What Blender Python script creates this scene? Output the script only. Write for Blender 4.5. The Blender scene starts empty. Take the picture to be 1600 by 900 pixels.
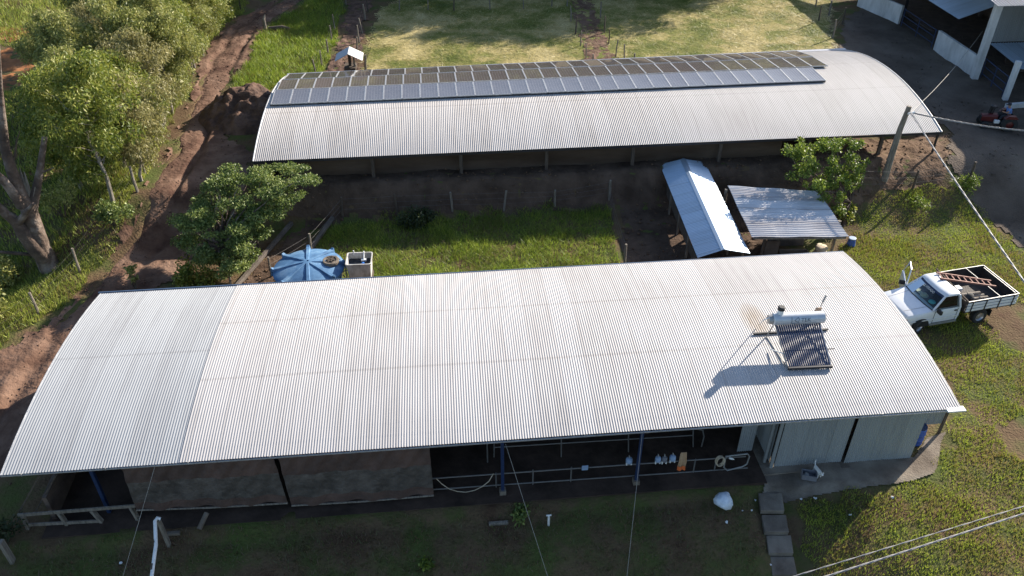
import bpy, bmesh, math, random
import numpy as np
from mathutils import Vector, Matrix

random.seed(7)
rng = np.random.default_rng(7)
R = math.radians
SC = bpy.context.scene
COL = SC.collection

# ------------------------------------------------------------------ camera, sky, sun, exposure
CAM_H, PITCH, FPX = 24.0, 36.0, 1285.0
cam_d = bpy.data.cameras.new('camera'); cam = bpy.data.objects.new('camera', cam_d); COL.objects.link(cam)
cam.location = (0, 0, CAM_H); cam.rotation_euler = (R(90 - PITCH), 0, 0)
cam_d.sensor_width = 36.0; cam_d.lens = 36.0 * FPX / 1600.0
cam_d.clip_start = 0.1; cam_d.clip_end = 5000
SC.camera = cam
SUN_EL, SUN_AZ = 24.0, 47.6          # azimuth clockwise from +Y
world = bpy.data.worlds.new('World'); SC.world = world; world.use_nodes = True
wn = world.node_tree
sky = wn.nodes.new('ShaderNodeTexSky'); sky.sky_type = 'NISHITA'; sky.sun_disc = False
sky.sun_elevation = R(SUN_EL); sky.sun_rotation = R(SUN_AZ)
sky.air_density = 1.0; sky.dust_density = 1.0; sky.ozone_density = 2.5
bg = wn.nodes['Background']; bg.inputs['Strength'].default_value = 0.095
wn.links.new(sky.outputs[0], bg.inputs[0])
sun_d = bpy.data.lights.new('sun', 'SUN'); sun = bpy.data.objects.new('sun', sun_d); COL.objects.link(sun)
sun_d.energy = 5.0; sun_d.angle = R(0.5); sun_d.color = (1.0, 0.91, 0.79)
sdir = Vector((math.sin(R(SUN_AZ)) * math.cos(R(SUN_EL)), math.cos(R(SUN_AZ)) * math.cos(R(SUN_EL)), math.sin(R(SUN_EL))))
sun.rotation_euler = sdir.to_track_quat('Z', 'Y').to_euler()
SC.view_settings.view_transform = 'Standard'; SC.view_settings.look = 'None'
SC.view_settings.exposure = 1.3; SC.view_settings.gamma = 1.0
SC.view_settings.use_curve_mapping = False
SC.render.engine = 'CYCLES'
SC.cycles.use_denoising = True
SC.cycles.max_bounces = 6; SC.cycles.transparent_max_bounces = 8

# ------------------------------------------------------------------ terrain and picture -> place helpers
BA = R(5.5); BU = np.array([math.cos(BA), math.sin(BA)]); BV = np.array([-math.sin(BA), math.cos(BA)])
def uv_of(x, y): return x * BU[0] + y * BU[1], x * BV[0] + y * BV[1]
def xy_of(u, v): return u * BU[0] + v * BV[0], u * BU[1] + v * BV[1]
def sst(e0, e1, t):
    k = np.clip((t - e0) / (e1 - e0), 0, 1); return k * k * (3 - 2 * k)
_tp, _tu = R(PITCH), None
FW = np.array([0, math.cos(_tp), -math.sin(_tp)]); UP = np.array([0, math.sin(_tp), math.cos(_tp)])
def ray(px, py): return FW + (px - 800) / FPX * np.array([1., 0, 0]) - (py - 450) / FPX * UP
def Z(px, py, z):
    d = ray(px, py); t = (z - CAM_H) / d[2]; p = np.array([0, 0, CAM_H]) + t * d; return Vector(p)
def at_v(px, py, v):          # on the vertical plane parallel to the sheds
    d = ray(px, py); dv = d[0] * BV[0] + d[1] * BV[1]; t = v / dv; return Vector(np.array([0, 0, CAM_H]) + t * d)
def at_y(px, py, y):
    d = ray(px, py); t = y / d[1]; return Vector(np.array([0, 0, CAM_H]) + t * d)
def proj(p):
    q = np.array(p) - np.array([0, 0, CAM_H]); z = q @ FW
    return 800 + FPX * q[0] / z, 450 - FPX * (q @ UP) / z

T_BACK = 1.85
GULLY = np.array([Z(p[0], p[1], z)[:2] for p, z in (((395, -30), 1.85), ((368, 12), 1.85), ((332, 60), 1.85), ((302, 118), 1.85), ((255, 205), 1.7),
                  ((222, 275), 1.0), ((190, 330), .3), ((140, 420), 0), ((75, 475), 0), ((-20, 550), 0), ((-120, 640), 0))])
def seg_signed(x, y, P):
    x = np.asarray(x, float); y = np.asarray(y, float)
    best = np.full(x.shape, 1e9); sg = np.zeros(x.shape)
    for (ax, ay), (bx, by) in zip(P[:-1], P[1:]):
        dx, dy = bx - ax, by - ay; L = dx * dx + dy * dy
        t = np.clip(((x - ax) * dx + (y - ay) * dy) / L, 0, 1)
        d = np.hypot(x - ax - t * dx, y - ay - t * dy)
        s = -np.sign(dx * (y - ay) - dy * (x - ax))
        m = d < best; best = np.where(m, d, best); sg = np.where(m, s, sg)
    return best * sg            # >0 on the gully side
def vnoise(x, y, s, seed=0):
    x = np.asarray(x, float) / s; y = np.asarray(y, float) / s
    xi = np.floor(x).astype(np.int64); yi = np.floor(y).astype(np.int64); fx = x - xi; fy = y - yi
    fx = fx * fx * (3 - 2 * fx); fy = fy * fy * (3 - 2 * fy)
    def h(a, b):
        n = (a * 374761393 + b * 668265263 + seed * 974711) & 0x7fffffff
        n = ((n ^ (n >> 13)) * 1274126177) & 0x7fffffff
        return ((n ^ (n >> 16)) & 0xffff) / 65535.0
    return (h(xi, yi) * (1 - fx) + h(xi + 1, yi) * fx) * (1 - fy) + (h(xi, yi + 1) * (1 - fx) + h(xi + 1, yi + 1) * fx) * fy
def base_h(x, y):
    u, v = uv_of(x, y)
    s0 = 39.6 - 3.6 * sst(-12, -19, u) - 3.4 * sst(15, 22, u)
    h = T_BACK * sst(s0, 41.2, v)
    drop = 1.35 * sst(19.2, 11.5, v) + .22 * sst(19.4, 18.9, v)
    h = h - drop * (1 - .75 * sst(11.5, 16.5, u))
    return h
def H(x, y):
    h = base_h(x, y)
    g = seg_signed(x, y, GULLY)
    h = h - 1.9 * sst(.8, 6.5, g)
    h = h + (vnoise(x, y, 2.3, 1) - .5) * .10 + (vnoise(x, y, .8, 2) - .5) * .04
    return h
def Hs(x, y): return float(H(np.array([x]), np.array([y]))[0])
def G(px, py):                 # where the sight line meets the ground
    z = 0.5
    for _ in range(40):
        p = Z(px, py, z); z2 = Hs(p.x, p.y)
        if abs(z2 - z) < 1e-3: break
        z = z * .5 + z2 * .5
    return Vector((p.x, p.y, z2))

# ------------------------------------------------------------------ materials
def mat(name, cols, scale=3.0, rough=.8, metal=0.0, bump=0.0, bscale=None, detail=5.0, spec=.5, stretch=None, island=0.0, coat=0.0, noise_w=.5):
    m = bpy.data.materials.new(name); m.use_nodes = True; nt = m.node_tree; b = nt.nodes['Principled BSDF']
    b.inputs['Roughness'].default_value = rough; b.inputs['Metallic'].default_value = metal
    b.inputs['Specular IOR Level'].default_value = spec; b.inputs['Coat Weight'].default_value = coat
    tc = nt.nodes.new('ShaderNodeTexCoord'); vec = tc.outputs['Object']
    if stretch:
        mp = nt.nodes.new('ShaderNodeMapping'); mp.inputs['Scale'].default_value = stretch
        nt.links.new(vec, mp.inputs[0]); vec = mp.outputs[0]
    no = nt.nodes.new('ShaderNodeTexNoise'); no.inputs['Scale'].default_value = scale; no.inputs['Detail'].default_value = detail
    no.inputs['Roughness'].default_value = .62
    nt.links.new(vec, no.inputs['Vector'])
    fac = no.outputs['Fac']
    if island > 0:
        ge = nt.nodes.new('ShaderNodeNewGeometry'); mx = nt.nodes.new('ShaderNodeMix'); mx.data_type = 'FLOAT'
        mx.inputs[0].default_value = island; nt.links.new(fac, mx.inputs[2]); nt.links.new(ge.outputs['Random Per Island'], mx.inputs[3])
        fac = mx.outputs[0]
    cr = nt.nodes.new('ShaderNodeValToRGB'); e = cr.color_ramp.elements
    while len(e) < len(cols): e.new(.5)
    for i, (p, c) in enumerate(cols): e[i].position = p; e[i].color = (*c, 1)
    nt.links.new(fac, cr.inputs[0]); nt.links.new(cr.outputs[0], b.inputs['Base Color'])
    if bump > 0:
        n2 = nt.nodes.new('ShaderNodeTexNoise'); n2.inputs['Scale'].default_value = bscale or scale * 4; n2.inputs['Detail'].default_value = 6
        nt.links.new(vec, n2.inputs['Vector'])
        bp = nt.nodes.new('ShaderNodeBump'); bp.inputs['Strength'].default_value = min(1, bump); bp.inputs['Distance'].default_value = .08
        nt.links.new(n2.outputs['Fac'], bp.inputs['Height']); nt.links.new(bp.outputs[0], b.inputs['Normal'])
    return m
def plain(name, c, rough=.6, metal=0.0, var=.18, scale=6, **k):
    lo = tuple(x * (1 - var) for x in c); hi = tuple(min(1, x * (1 + var)) for x in c)
    return mat(name, [(.3, lo), (.7, hi)], scale=scale, rough=rough, metal=metal, **k)
def leafmat(name, cols, trans=.35, island=.6, scale=.35, rough=.55):
    m = mat(name, cols, scale=scale, rough=rough, island=island, detail=3)
    nt = m.node_tree; b = nt.nodes['Principled BSDF']; out = nt.nodes['Material Output']
    tr = nt.nodes.new('ShaderNodeBsdfTranslucent'); mx = nt.nodes.new('ShaderNodeMixShader'); mx.inputs[0].default_value = trans
    src = [l.from_socket for l in nt.links if l.to_socket == b.inputs['Base Color']][0]
    nt.links.new(src, tr.inputs[0]); nt.links.new(b.outputs[0], mx.inputs[1]); nt.links.new(tr.outputs[0], mx.inputs[2]); nt.links.new(mx.outputs[0], out.inputs[0])
    return m
def roofmat(name, base, dark, rough=.42, metal=.35, sheet=1.0, laps=(), tint=(1, 1, 1), dirt=.35, stain=None):
    """corrugated sheet: the UV holds metres along and across, each sheet differs a little, laps and run-off streaks are dirt"""
    m = bpy.data.materials.new(name); m.use_nodes = True; nt = m.node_tree; b = nt.nodes['Principled BSDF']
    N = nt.nodes.new; L = nt.links.new
    def math_(op, a, c=None, d=None):
        n = N('ShaderNodeMath'); n.operation = op
        for i, q in enumerate((a, c, d)):
            if q is None: continue
            if isinstance(q, (int, float)): n.inputs[i].default_value = q
            else: L(q, n.inputs[i])
        return n.outputs[0]
    tc = N('ShaderNodeTexCoord'); sp = N('ShaderNodeSeparateXYZ'); L(tc.outputs['UV'], sp.inputs[0])
    sh = math_('FLOOR', math_('DIVIDE', sp.outputs[0], sheet))
    wnz = N('ShaderNodeTexWhiteNoise'); wnz.noise_dimensions = '1D'; L(sh, wnz.inputs['W'])
    mp = N('ShaderNodeMapping'); mp.inputs['Scale'].default_value = (5.0, .35, 1); L(tc.outputs['UV'], mp.inputs[0])
    n1 = N('ShaderNodeTexNoise'); n1.inputs['Scale'].default_value = 1.0; n1.inputs['Detail'].default_value = 4; L(mp.outputs[0], n1.inputs['Vector'])
    n2 = N('ShaderNodeTexNoise'); n2.inputs['Scale'].default_value = .35; n2.inputs['Detail'].default_value = 5; L(tc.outputs['UV'], n2.inputs['Vector'])
    f = math_('ADD', math_('ADD', math_('MULTIPLY', wnz.outputs[0], .16), .095), math_('MULTIPLY', n1.outputs[0], .5))
    f = math_('ADD', f, math_('MULTIPLY', n2.outputs[0], .35))
    for lv in laps:
        d = math_('ABSOLUTE', math_('SUBTRACT', sp.outputs[1], lv))
        k = N('ShaderNodeMapRange'); k.inputs[1].default_value = .02; k.inputs[2].default_value = .09; k.inputs[3].default_value = -.2; k.inputs[4].default_value = 0
        L(d, k.inputs[0]); f = math_('ADD', f, k.outputs[0])
    e = math_('ABSOLUTE', math_('SUBTRACT', math_('FRACT', math_('DIVIDE', sp.outputs[0], sheet)), .5))
    k = N('ShaderNodeMapRange'); k.inputs[1].default_value = .46; k.inputs[2].default_value = .5; k.inputs[3].default_value = 0; k.inputs[4].default_value = -.22
    L(e, k.inputs[0]); f = math_('ADD', f, k.outputs[0])
    cr = N('ShaderNodeValToRGB'); cr.color_ramp.elements[0].position = .5 - dirt; cr.color_ramp.elements[1].position = .68
    cr.color_ramp.elements[0].color = (*dark, 1); cr.color_ramp.elements[1].color = (*base, 1)
    L(f, cr.inputs[0]); col = cr.outputs[0]
    if stain:
        u0, v0, su, sv = stain
        du = math_('DIVIDE', math_('SUBTRACT', sp.outputs[0], u0), su); dv = math_('DIVIDE', math_('SUBTRACT', sp.outputs[1], v0), sv)
        dd = math_('ADD', math_('MULTIPLY', du, du), math_('MULTIPLY', dv, dv))
        k = N('ShaderNodeMapRange'); k.inputs[1].default_value = 1.0; k.inputs[2].default_value = .1; k.inputs[3].default_value = 0; k.inputs[4].default_value = 1.0; L(dd, k.inputs[0])
        n3 = N('ShaderNodeTexNoise'); n3.inputs['Scale'].default_value = 3.0; mp3 = N('ShaderNodeMapping'); mp3.inputs['Scale'].default_value = (4.0, .5, 1); L(tc.outputs['UV'], mp3.inputs[0]); L(mp3.outputs[0], n3.inputs['Vector'])
        sf = math_('MULTIPLY', k.outputs[0], math_('MULTIPLY', n3.outputs[0], 1.25)); mx = N('ShaderNodeMix'); mx.data_type = 'RGBA'
        sfc = N('ShaderNodeClamp'); L(sf, sfc.inputs[0]); L(sfc.outputs[0], mx.inputs[0]); L(col, mx.inputs[6]); mx.inputs[7].default_value = (.20, .145, .09, 1); col = mx.outputs[2]
    L(col, b.inputs['Base Color'])
    b.inputs['Metallic'].default_value = metal; b.inputs['Roughness'].default_value = rough; b.inputs['Specular IOR Level'].default_value = .3
    return m

M = {}
M['ground'] = mat('ground', [(.32, (.085, .05, .03)), (.45, (.12, .082, .045)), (.55, (.085, .085, .03)), (.68, (.075, .10, .025))], scale=.45, rough=.95, bump=.8, bscale=9, detail=11, spec=.1)
M['red_dirt'] = mat('red_dirt', [(.33, (0.067, 0.034, 0.023)), (.5, (0.138, 0.081, 0.055)), (.66, (0.215, 0.136, 0.096))], scale=.5, rough=.92, bump=1, bscale=5, detail=13, spec=.15)
M['mud'] = mat('mud', [(.34, (.045, .026, .019)), (.5, (.10, .057, .038)), (.66, (.165, .098, .066))], scale=1.1, rough=.85, bump=1, bscale=6, detail=11, spec=.25)
M['orange_soil'] = mat('orange_soil', [(.3, (.16, .065, .028)), (.55, (.30, .13, .055)), (.75, (.36, .19, .09))], scale=.6, rough=.95, bump=.8, bscale=3, detail=8, spec=.1)
M['brown_bank'] = mat('brown_bank', [(.3, (.075, .045, .028)), (.55, (.15, .095, .06)), (.75, (.21, .14, .09))], scale=1.2, rough=.95, bump=.9, bscale=6, detail=9, spec=.1)
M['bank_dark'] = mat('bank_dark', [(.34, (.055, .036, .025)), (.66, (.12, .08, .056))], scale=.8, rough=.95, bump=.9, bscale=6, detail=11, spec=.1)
M['gravel'] = mat('gravel', [(.34, (0.061, 0.045, 0.034)), (.5, (0.108, 0.084, 0.065)), (.66, (0.158, 0.126, 0.099))], scale=.22, rough=.95, bump=1, bscale=10, detail=14, spec=.1)
M['pasture'] = mat('pasture', [(.36, (0.087, 0.105, 0.020)), (.46, (0.155, 0.158, 0.041)), (.54, (0.278, 0.231, 0.090)), (.64, (0.381, 0.315, 0.149))], scale=.28, rough=.95, bump=.9, bscale=3, detail=11, spec=.1)
M['turf'] = mat('turf', [(.3, (0.039, 0.058, 0.012)), (.6, (0.070, 0.098, 0.018)), (.8, (0.112, 0.111, 0.036))], scale=.6, rough=.95, bump=.7, bscale=8, detail=8, spec=.1)
M['concrete'] = mat('concrete', [(.34, (.10, .08, .062)), (.5, (.17, .14, .11)), (.68, (.25, .215, .17))], scale=.8, rough=.92, bump=.4, bscale=16, detail=12, spec=.15)
M['concrete_dark'] = mat('concrete_dark', [(.34, (.085, .07, .06)), (.66, (.16, .135, .115))], scale=1.2, rough=.92, bump=.4, bscale=20, detail=10, spec=.15)
M['earth_board'] = mat('earth_board', [(.34, (0.055, 0.037, 0.025)), (.5, (0.084, 0.059, 0.042)), (.66, (0.118, 0.086, 0.063))], scale=.9, rough=.95, bump=.5, detail=11, spec=.1, stretch=(0.147, 0.147, 0.750))
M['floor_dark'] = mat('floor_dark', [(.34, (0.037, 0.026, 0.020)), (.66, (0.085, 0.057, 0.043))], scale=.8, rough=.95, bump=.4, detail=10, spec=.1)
M['whitewash'] = mat('whitewash', [(.25, (.34, .33, .31)), (.5, (.56, .55, .53)), (.7, (.68, .67, .65))], scale=1.4, rough=.9, bump=.3, bscale=14, detail=9, spec=.2, stretch=(1, 1, .35))
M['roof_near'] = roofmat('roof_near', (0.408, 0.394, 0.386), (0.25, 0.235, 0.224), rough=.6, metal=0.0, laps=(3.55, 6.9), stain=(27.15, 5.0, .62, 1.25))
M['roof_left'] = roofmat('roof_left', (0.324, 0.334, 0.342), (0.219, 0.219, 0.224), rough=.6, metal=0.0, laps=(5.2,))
M['roof_far'] = roofmat('roof_far', (0.443, 0.417, 0.392), (0.287, 0.256, 0.227), rough=.6, metal=0.0, laps=(4.4, 8.3))
M['roof_zinc'] = roofmat('roof_zinc', (0.437, 0.541, 0.651), (0.269, 0.323, 0.378), rough=.38, metal=.45, laps=())  # blue of the reflected sky is put into the zinc colour
M['roof_old'] = roofmat('roof_old', (.60, .59, .59), (.25, .20, .18), rough=.45, metal=.1, laps=(), dirt=.2)
M['sheet_wall'] = roofmat('sheet_wall', (.29, .305, .305), (.19, .195, .19), rough=.55, metal=.1)
M['blue_paint'] = plain('blue_paint', (0.012, 0.028, 0.078), .5)
M['blue_fascia'] = plain('blue_fascia', (.045, .08, .14), .6)
M['pale_steel'] = plain('pale_steel', (.45, .45, .45), .45, .5)
M['galv'] = plain('galv', (.30, .30, .29), .5, .5)
M['rail'] = plain('rail', (0.165, 0.155, 0.145), .5, .3)
M['dark_steel'] = plain('dark_steel', (.03, .03, .035), .45, .3)
M['flash_grey'] = plain('flash_grey', (.30, .31, .34), .5, .3)
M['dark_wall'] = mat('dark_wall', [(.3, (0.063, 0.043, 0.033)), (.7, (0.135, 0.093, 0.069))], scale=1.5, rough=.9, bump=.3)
M['wood_grey'] = mat('wood_grey', [(.3, (.10, .085, .065)), (.5, (.20, .17, .135)), (.75, (.31, .27, .22))], scale=3, rough=.9, bump=.6, bscale=12, stretch=(5, 5, .6))
M['wood_dark'] = mat('wood_dark', [(.3, (.045, .033, .025)), (.7, (.12, .09, .066))], scale=4, rough=.9, bump=.5, stretch=(5, 5, .6))
M['bark'] = mat('bark', [(.28, (0.037, 0.025, 0.019)), (.5, (0.105, 0.072, 0.053)), (.62, (0.232, 0.183, 0.148)), (.8, (0.084, 0.058, 0.043))], scale=1.7, rough=.95, bump=1, bscale=9, stretch=(0.585, 0.637, 0.594), detail=9)
M['pale_bark'] = mat('pale_bark', [(.3, (.16, .135, .105)), (.7, (.33, .29, .24))], scale=3, rough=.9, bump=.4, stretch=(2, 2, .5))
M['leaf_euc'] = leafmat('leaf_euc', [(.24, (0.094, 0.113, 0.026)), (.42, (0.200, 0.225, 0.051)), (.56, (0.312, 0.321, 0.083)), (.74, (0.476, 0.439, 0.156))], island=.45)
M['leaf_lime'] = leafmat('leaf_lime', [(.24, (0.063, 0.098, 0.011)), (.42, (0.144, 0.188, 0.024)), (.56, (0.234, 0.259, 0.037)), (.74, (0.342, 0.330, 0.072))], island=.45)
M['leaf_dry'] = leafmat('leaf_dry', [(.24, (0.119, 0.115, 0.040)), (.5, (0.261, 0.242, 0.085)), (.74, (0.427, 0.375, 0.158))], island=.45)
M['leaf_dark'] = leafmat('leaf_dark', [(.24, (0.050, 0.085, 0.019)), (.42, (0.109, 0.159, 0.035)), (.56, (0.188, 0.238, 0.058)), (.74, (0.298, 0.337, 0.094))], island=.45)
M['leaf_bright'] = leafmat('leaf_bright', [(.24, (0.047, 0.085, 0.010)), (.42, (0.102, 0.153, 0.017)), (.56, (0.178, 0.238, 0.030)), (.74, (0.289, 0.340, 0.060))], island=.45)
M['leaf_dim'] = leafmat('leaf_dim', [(.2, (.02, .035, .012)), (.8, (.06, .08, .025))])
M['blade_lawn'] = leafmat('blade_lawn', [(.30, (0.338, 0.236, 0.089)), (.42, (0.270, 0.254, 0.048)), (.52, (0.254, 0.321, 0.036)), (.68, (0.456, 0.506, 0.068))], trans=.3, scale=.4, island=.25)
M['blade_tall'] = leafmat('blade_tall', [(.28, (0.227, 0.192, 0.054)), (.40, (0.106, 0.167, 0.022)), (.55, (0.214, 0.307, 0.031)), (.70, (0.414, 0.461, 0.072))], trans=.4, scale=.5, island=.4)
M['blade_bank'] = leafmat('blade_bank', [(.30, (0.235, 0.188, 0.059)), (.42, (0.156, 0.204, 0.034)), (.55, (0.266, 0.312, 0.046)), (.70, (0.438, 0.438, 0.099))], trans=.3, scale=.5, island=.3)
M['blade_straw'] = leafmat('blade_straw', [(.30, (0.105, 0.151, 0.021)), (.44, (0.209, 0.216, 0.052)), (.52, (0.418, 0.356, 0.142)), (.68, (0.606, 0.529, 0.266))], trans=.2, scale=.28, island=.22)
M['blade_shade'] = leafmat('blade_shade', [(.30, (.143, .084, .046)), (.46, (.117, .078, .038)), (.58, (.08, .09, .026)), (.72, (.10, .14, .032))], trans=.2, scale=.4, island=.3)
M['car_paint'] = plain('car_paint', (.66, .68, .70), .28, 0, .04, coat=.5)
M['rubber'] = plain('rubber', (.018, .018, .018), .85)
M['alloy'] = plain('alloy', (.45, .45, .46), .35, .8)
M['black'] = plain('black', (.014, .014, .015), .6)
M['bed_wood'] = mat('bed_wood', [(.3, (.02, .016, .014)), (.7, (.05, .04, .034))], scale=4, rough=.8, bump=.4)
M['red_wood'] = plain('red_wood', (.24, .10, .07), .75, 0, .3)
M['amber'] = plain('amber', (.6, .13, .03), .3)
M['lamp_glass'] = plain('lamp_glass', (.5, .48, .42), .2)
M['white_plastic'] = plain('white_plastic', (.66, .66, .64), .5)
M['tank_blue'] = mat('tank_blue', [(.34, (0.048, 0.110, 0.211)), (.52, (0.085, 0.184, 0.317)), (.66, (0.162, 0.267, 0.387))], scale=1.6, rough=.6, spec=.3, detail=9)
M['tank_cream'] = mat('tank_cream', [(.3, (.25, .23, .20)), (.55, (.50, .48, .44)), (.8, (.60, .58, .54))], scale=3, rough=.7, stretch=(1, 1, .5))
M['water'] = plain('water', (.012, .018, .028), .05)
M['pvc_blue'] = plain('pvc_blue', (.03, .16, .52), .35)
M['barrel_blue'] = plain('barrel_blue', (.035, .09, .33), .5)
M['tank_silver'] = plain('tank_silver', (.50, .52, .54), .36, .25, .06)
M['tube_glass'] = plain('tube_glass', (.035, .05, .10), .12, .2)
M['ink'] = plain('ink', (.08, .10, .14), .6)
M['rust'] = mat('rust', [(.3, (.10, .04, .02)), (.7, (.30, .17, .09))], scale=6, rough=.9)
M['tan_board'] = plain('tan_board', (.42, .29, .2), .8)
M['tarp_red'] = mat('tarp_red', [(.35, (0.055, 0.034, 0.027)), (.65, (0.110, 0.066, 0.051))], scale=1.5, rough=.75, stretch=(0.750, 0.750, 0.665), bump=.6, detail=9)
M['tarp_clear'] = mat('tarp_clear', [(.35, (0.048, 0.041, 0.036)), (.65, (0.119, 0.100, 0.085))], scale=1.8, rough=.5, bump=.8, bscale=5, detail=10)
M['towel'] = mat('towel', [(.3, (.30, .17, .08)), (.7, (.46, .31, .19))], scale=7, rough=.95)
M['orange'] = plain('orange', (.62, .13, .03), .7)
M['pail_blue'] = plain('pail_blue', (.24, .33, .46), .5)
M['bag'] = mat('bag', [(.3, (.42, .48, .55)), (.7, (.68, .73, .78))], scale=5, rough=.45, bump=.5, bscale=8)
M['fur_white'] = plain('fur_white', (.66, .63, .58), .9)
M['crate'] = plain('crate', (.15, .15, .165), .6)
M['sack'] = mat('sack', [(.3, (.34, .26, .17)), (.7, (.62, .53, .40))], scale=5, rough=.9, bump=.6)
M['cable'] = plain('cable', (0.253, 0.242, 0.237), .6, 0, .35, 30)
M['wire'] = plain('wire', (.14, .13, .12), .5, .4)
M['thin_wire'] = plain('thin_wire', (0.294, 0.266, 0.224), .6)
M['cloth_blue'] = plain('cloth_blue', (.10, .19, .42), .9)
M['cloth_dark'] = plain('cloth_dark', (.022, .024, .032), .9)
M['skin'] = plain('skin', (.30, .16, .10), .6, 0, .05)
M['tractor_red'] = plain('tractor_red', (0.081, 0.007, 0.007), .45)
M['turquoise'] = plain('turquoise', (.10, .42, .42), .8)
M['straw_hat'] = plain('straw_hat', (.42, .42, .30), .8)
M['dash'] = plain('dash', (.05, .055, .06), .8)
M['hill'] = mat('hill', [(.3, (.12, .085, .055)), (.6, (.2, .145, .1)), (.8, (.17, .15, .08))], scale=.02, rough=1, spec=0)

def glassmat(name, tint, k=.12):
    m = bpy.data.materials.new(name); m.use_nodes = True; nt = m.node_tree; nt.nodes.remove(nt.nodes['Principled BSDF'])
    tr = nt.nodes.new('ShaderNodeBsdfTransparent'); tr.inputs[0].default_value = (*tint, 1)
    gl = nt.nodes.new('ShaderNodeBsdfGlossy'); gl.inputs['Roughness'].default_value = .03
    no = nt.nodes.new('ShaderNodeTexNoise'); no.inputs['Scale'].default_value = 3
    fr = nt.nodes.new('ShaderNodeFresnel'); fr.inputs[0].default_value = 1.5
    mx = nt.nodes.new('ShaderNodeMixShader'); nt.links.new(fr.outputs[0], mx.inputs[0]); nt.links.new(tr.outputs[0], mx.inputs[1]); nt.links.new(gl.outputs[0], mx.inputs[2])
    nt.links.new(mx.outputs[0], nt.nodes['Material Output'].inputs[0]); return m
M['glass'] = glassmat('glass', (.62, .72, .72))
def panelmat():
    m = bpy.data.materials.new('solar_cells'); m.use_nodes = True; nt = m.node_tree; b = nt.nodes['Principled BSDF']
    tc = nt.nodes.new('ShaderNodeTexCoord'); br = nt.nodes.new('ShaderNodeTexBrick'); br.offset = 0
    br.inputs['Scale'].default_value = 1; br.inputs['Brick Width'].default_value = .165; br.inputs['Row Height'].default_value = .165; br.inputs['Mortar Size'].default_value = .008
    br.inputs['Color1'].default_value = (.078, .068, .066, 1); br.inputs['Color2'].default_value = (.092, .08, .077, 1); br.inputs['Mortar'].default_value = (.17, .16, .16, 1)  # brownish base: dust, plus reflected brown hills put into the colour
    nt.links.new(tc.outputs['Object'], br.inputs['Vector']); nt.links.new(br.outputs[0], b.inputs['Base Color'])
    b.inputs['Roughness'].default_value = .06; b.inputs['Specular IOR Level'].default_value = .55; b.inputs['Coat Weight'].default_value = .3; b.inputs['Coat Roughness'].default_value = .03
    return m
M['cells'] = panelmat()

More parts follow.
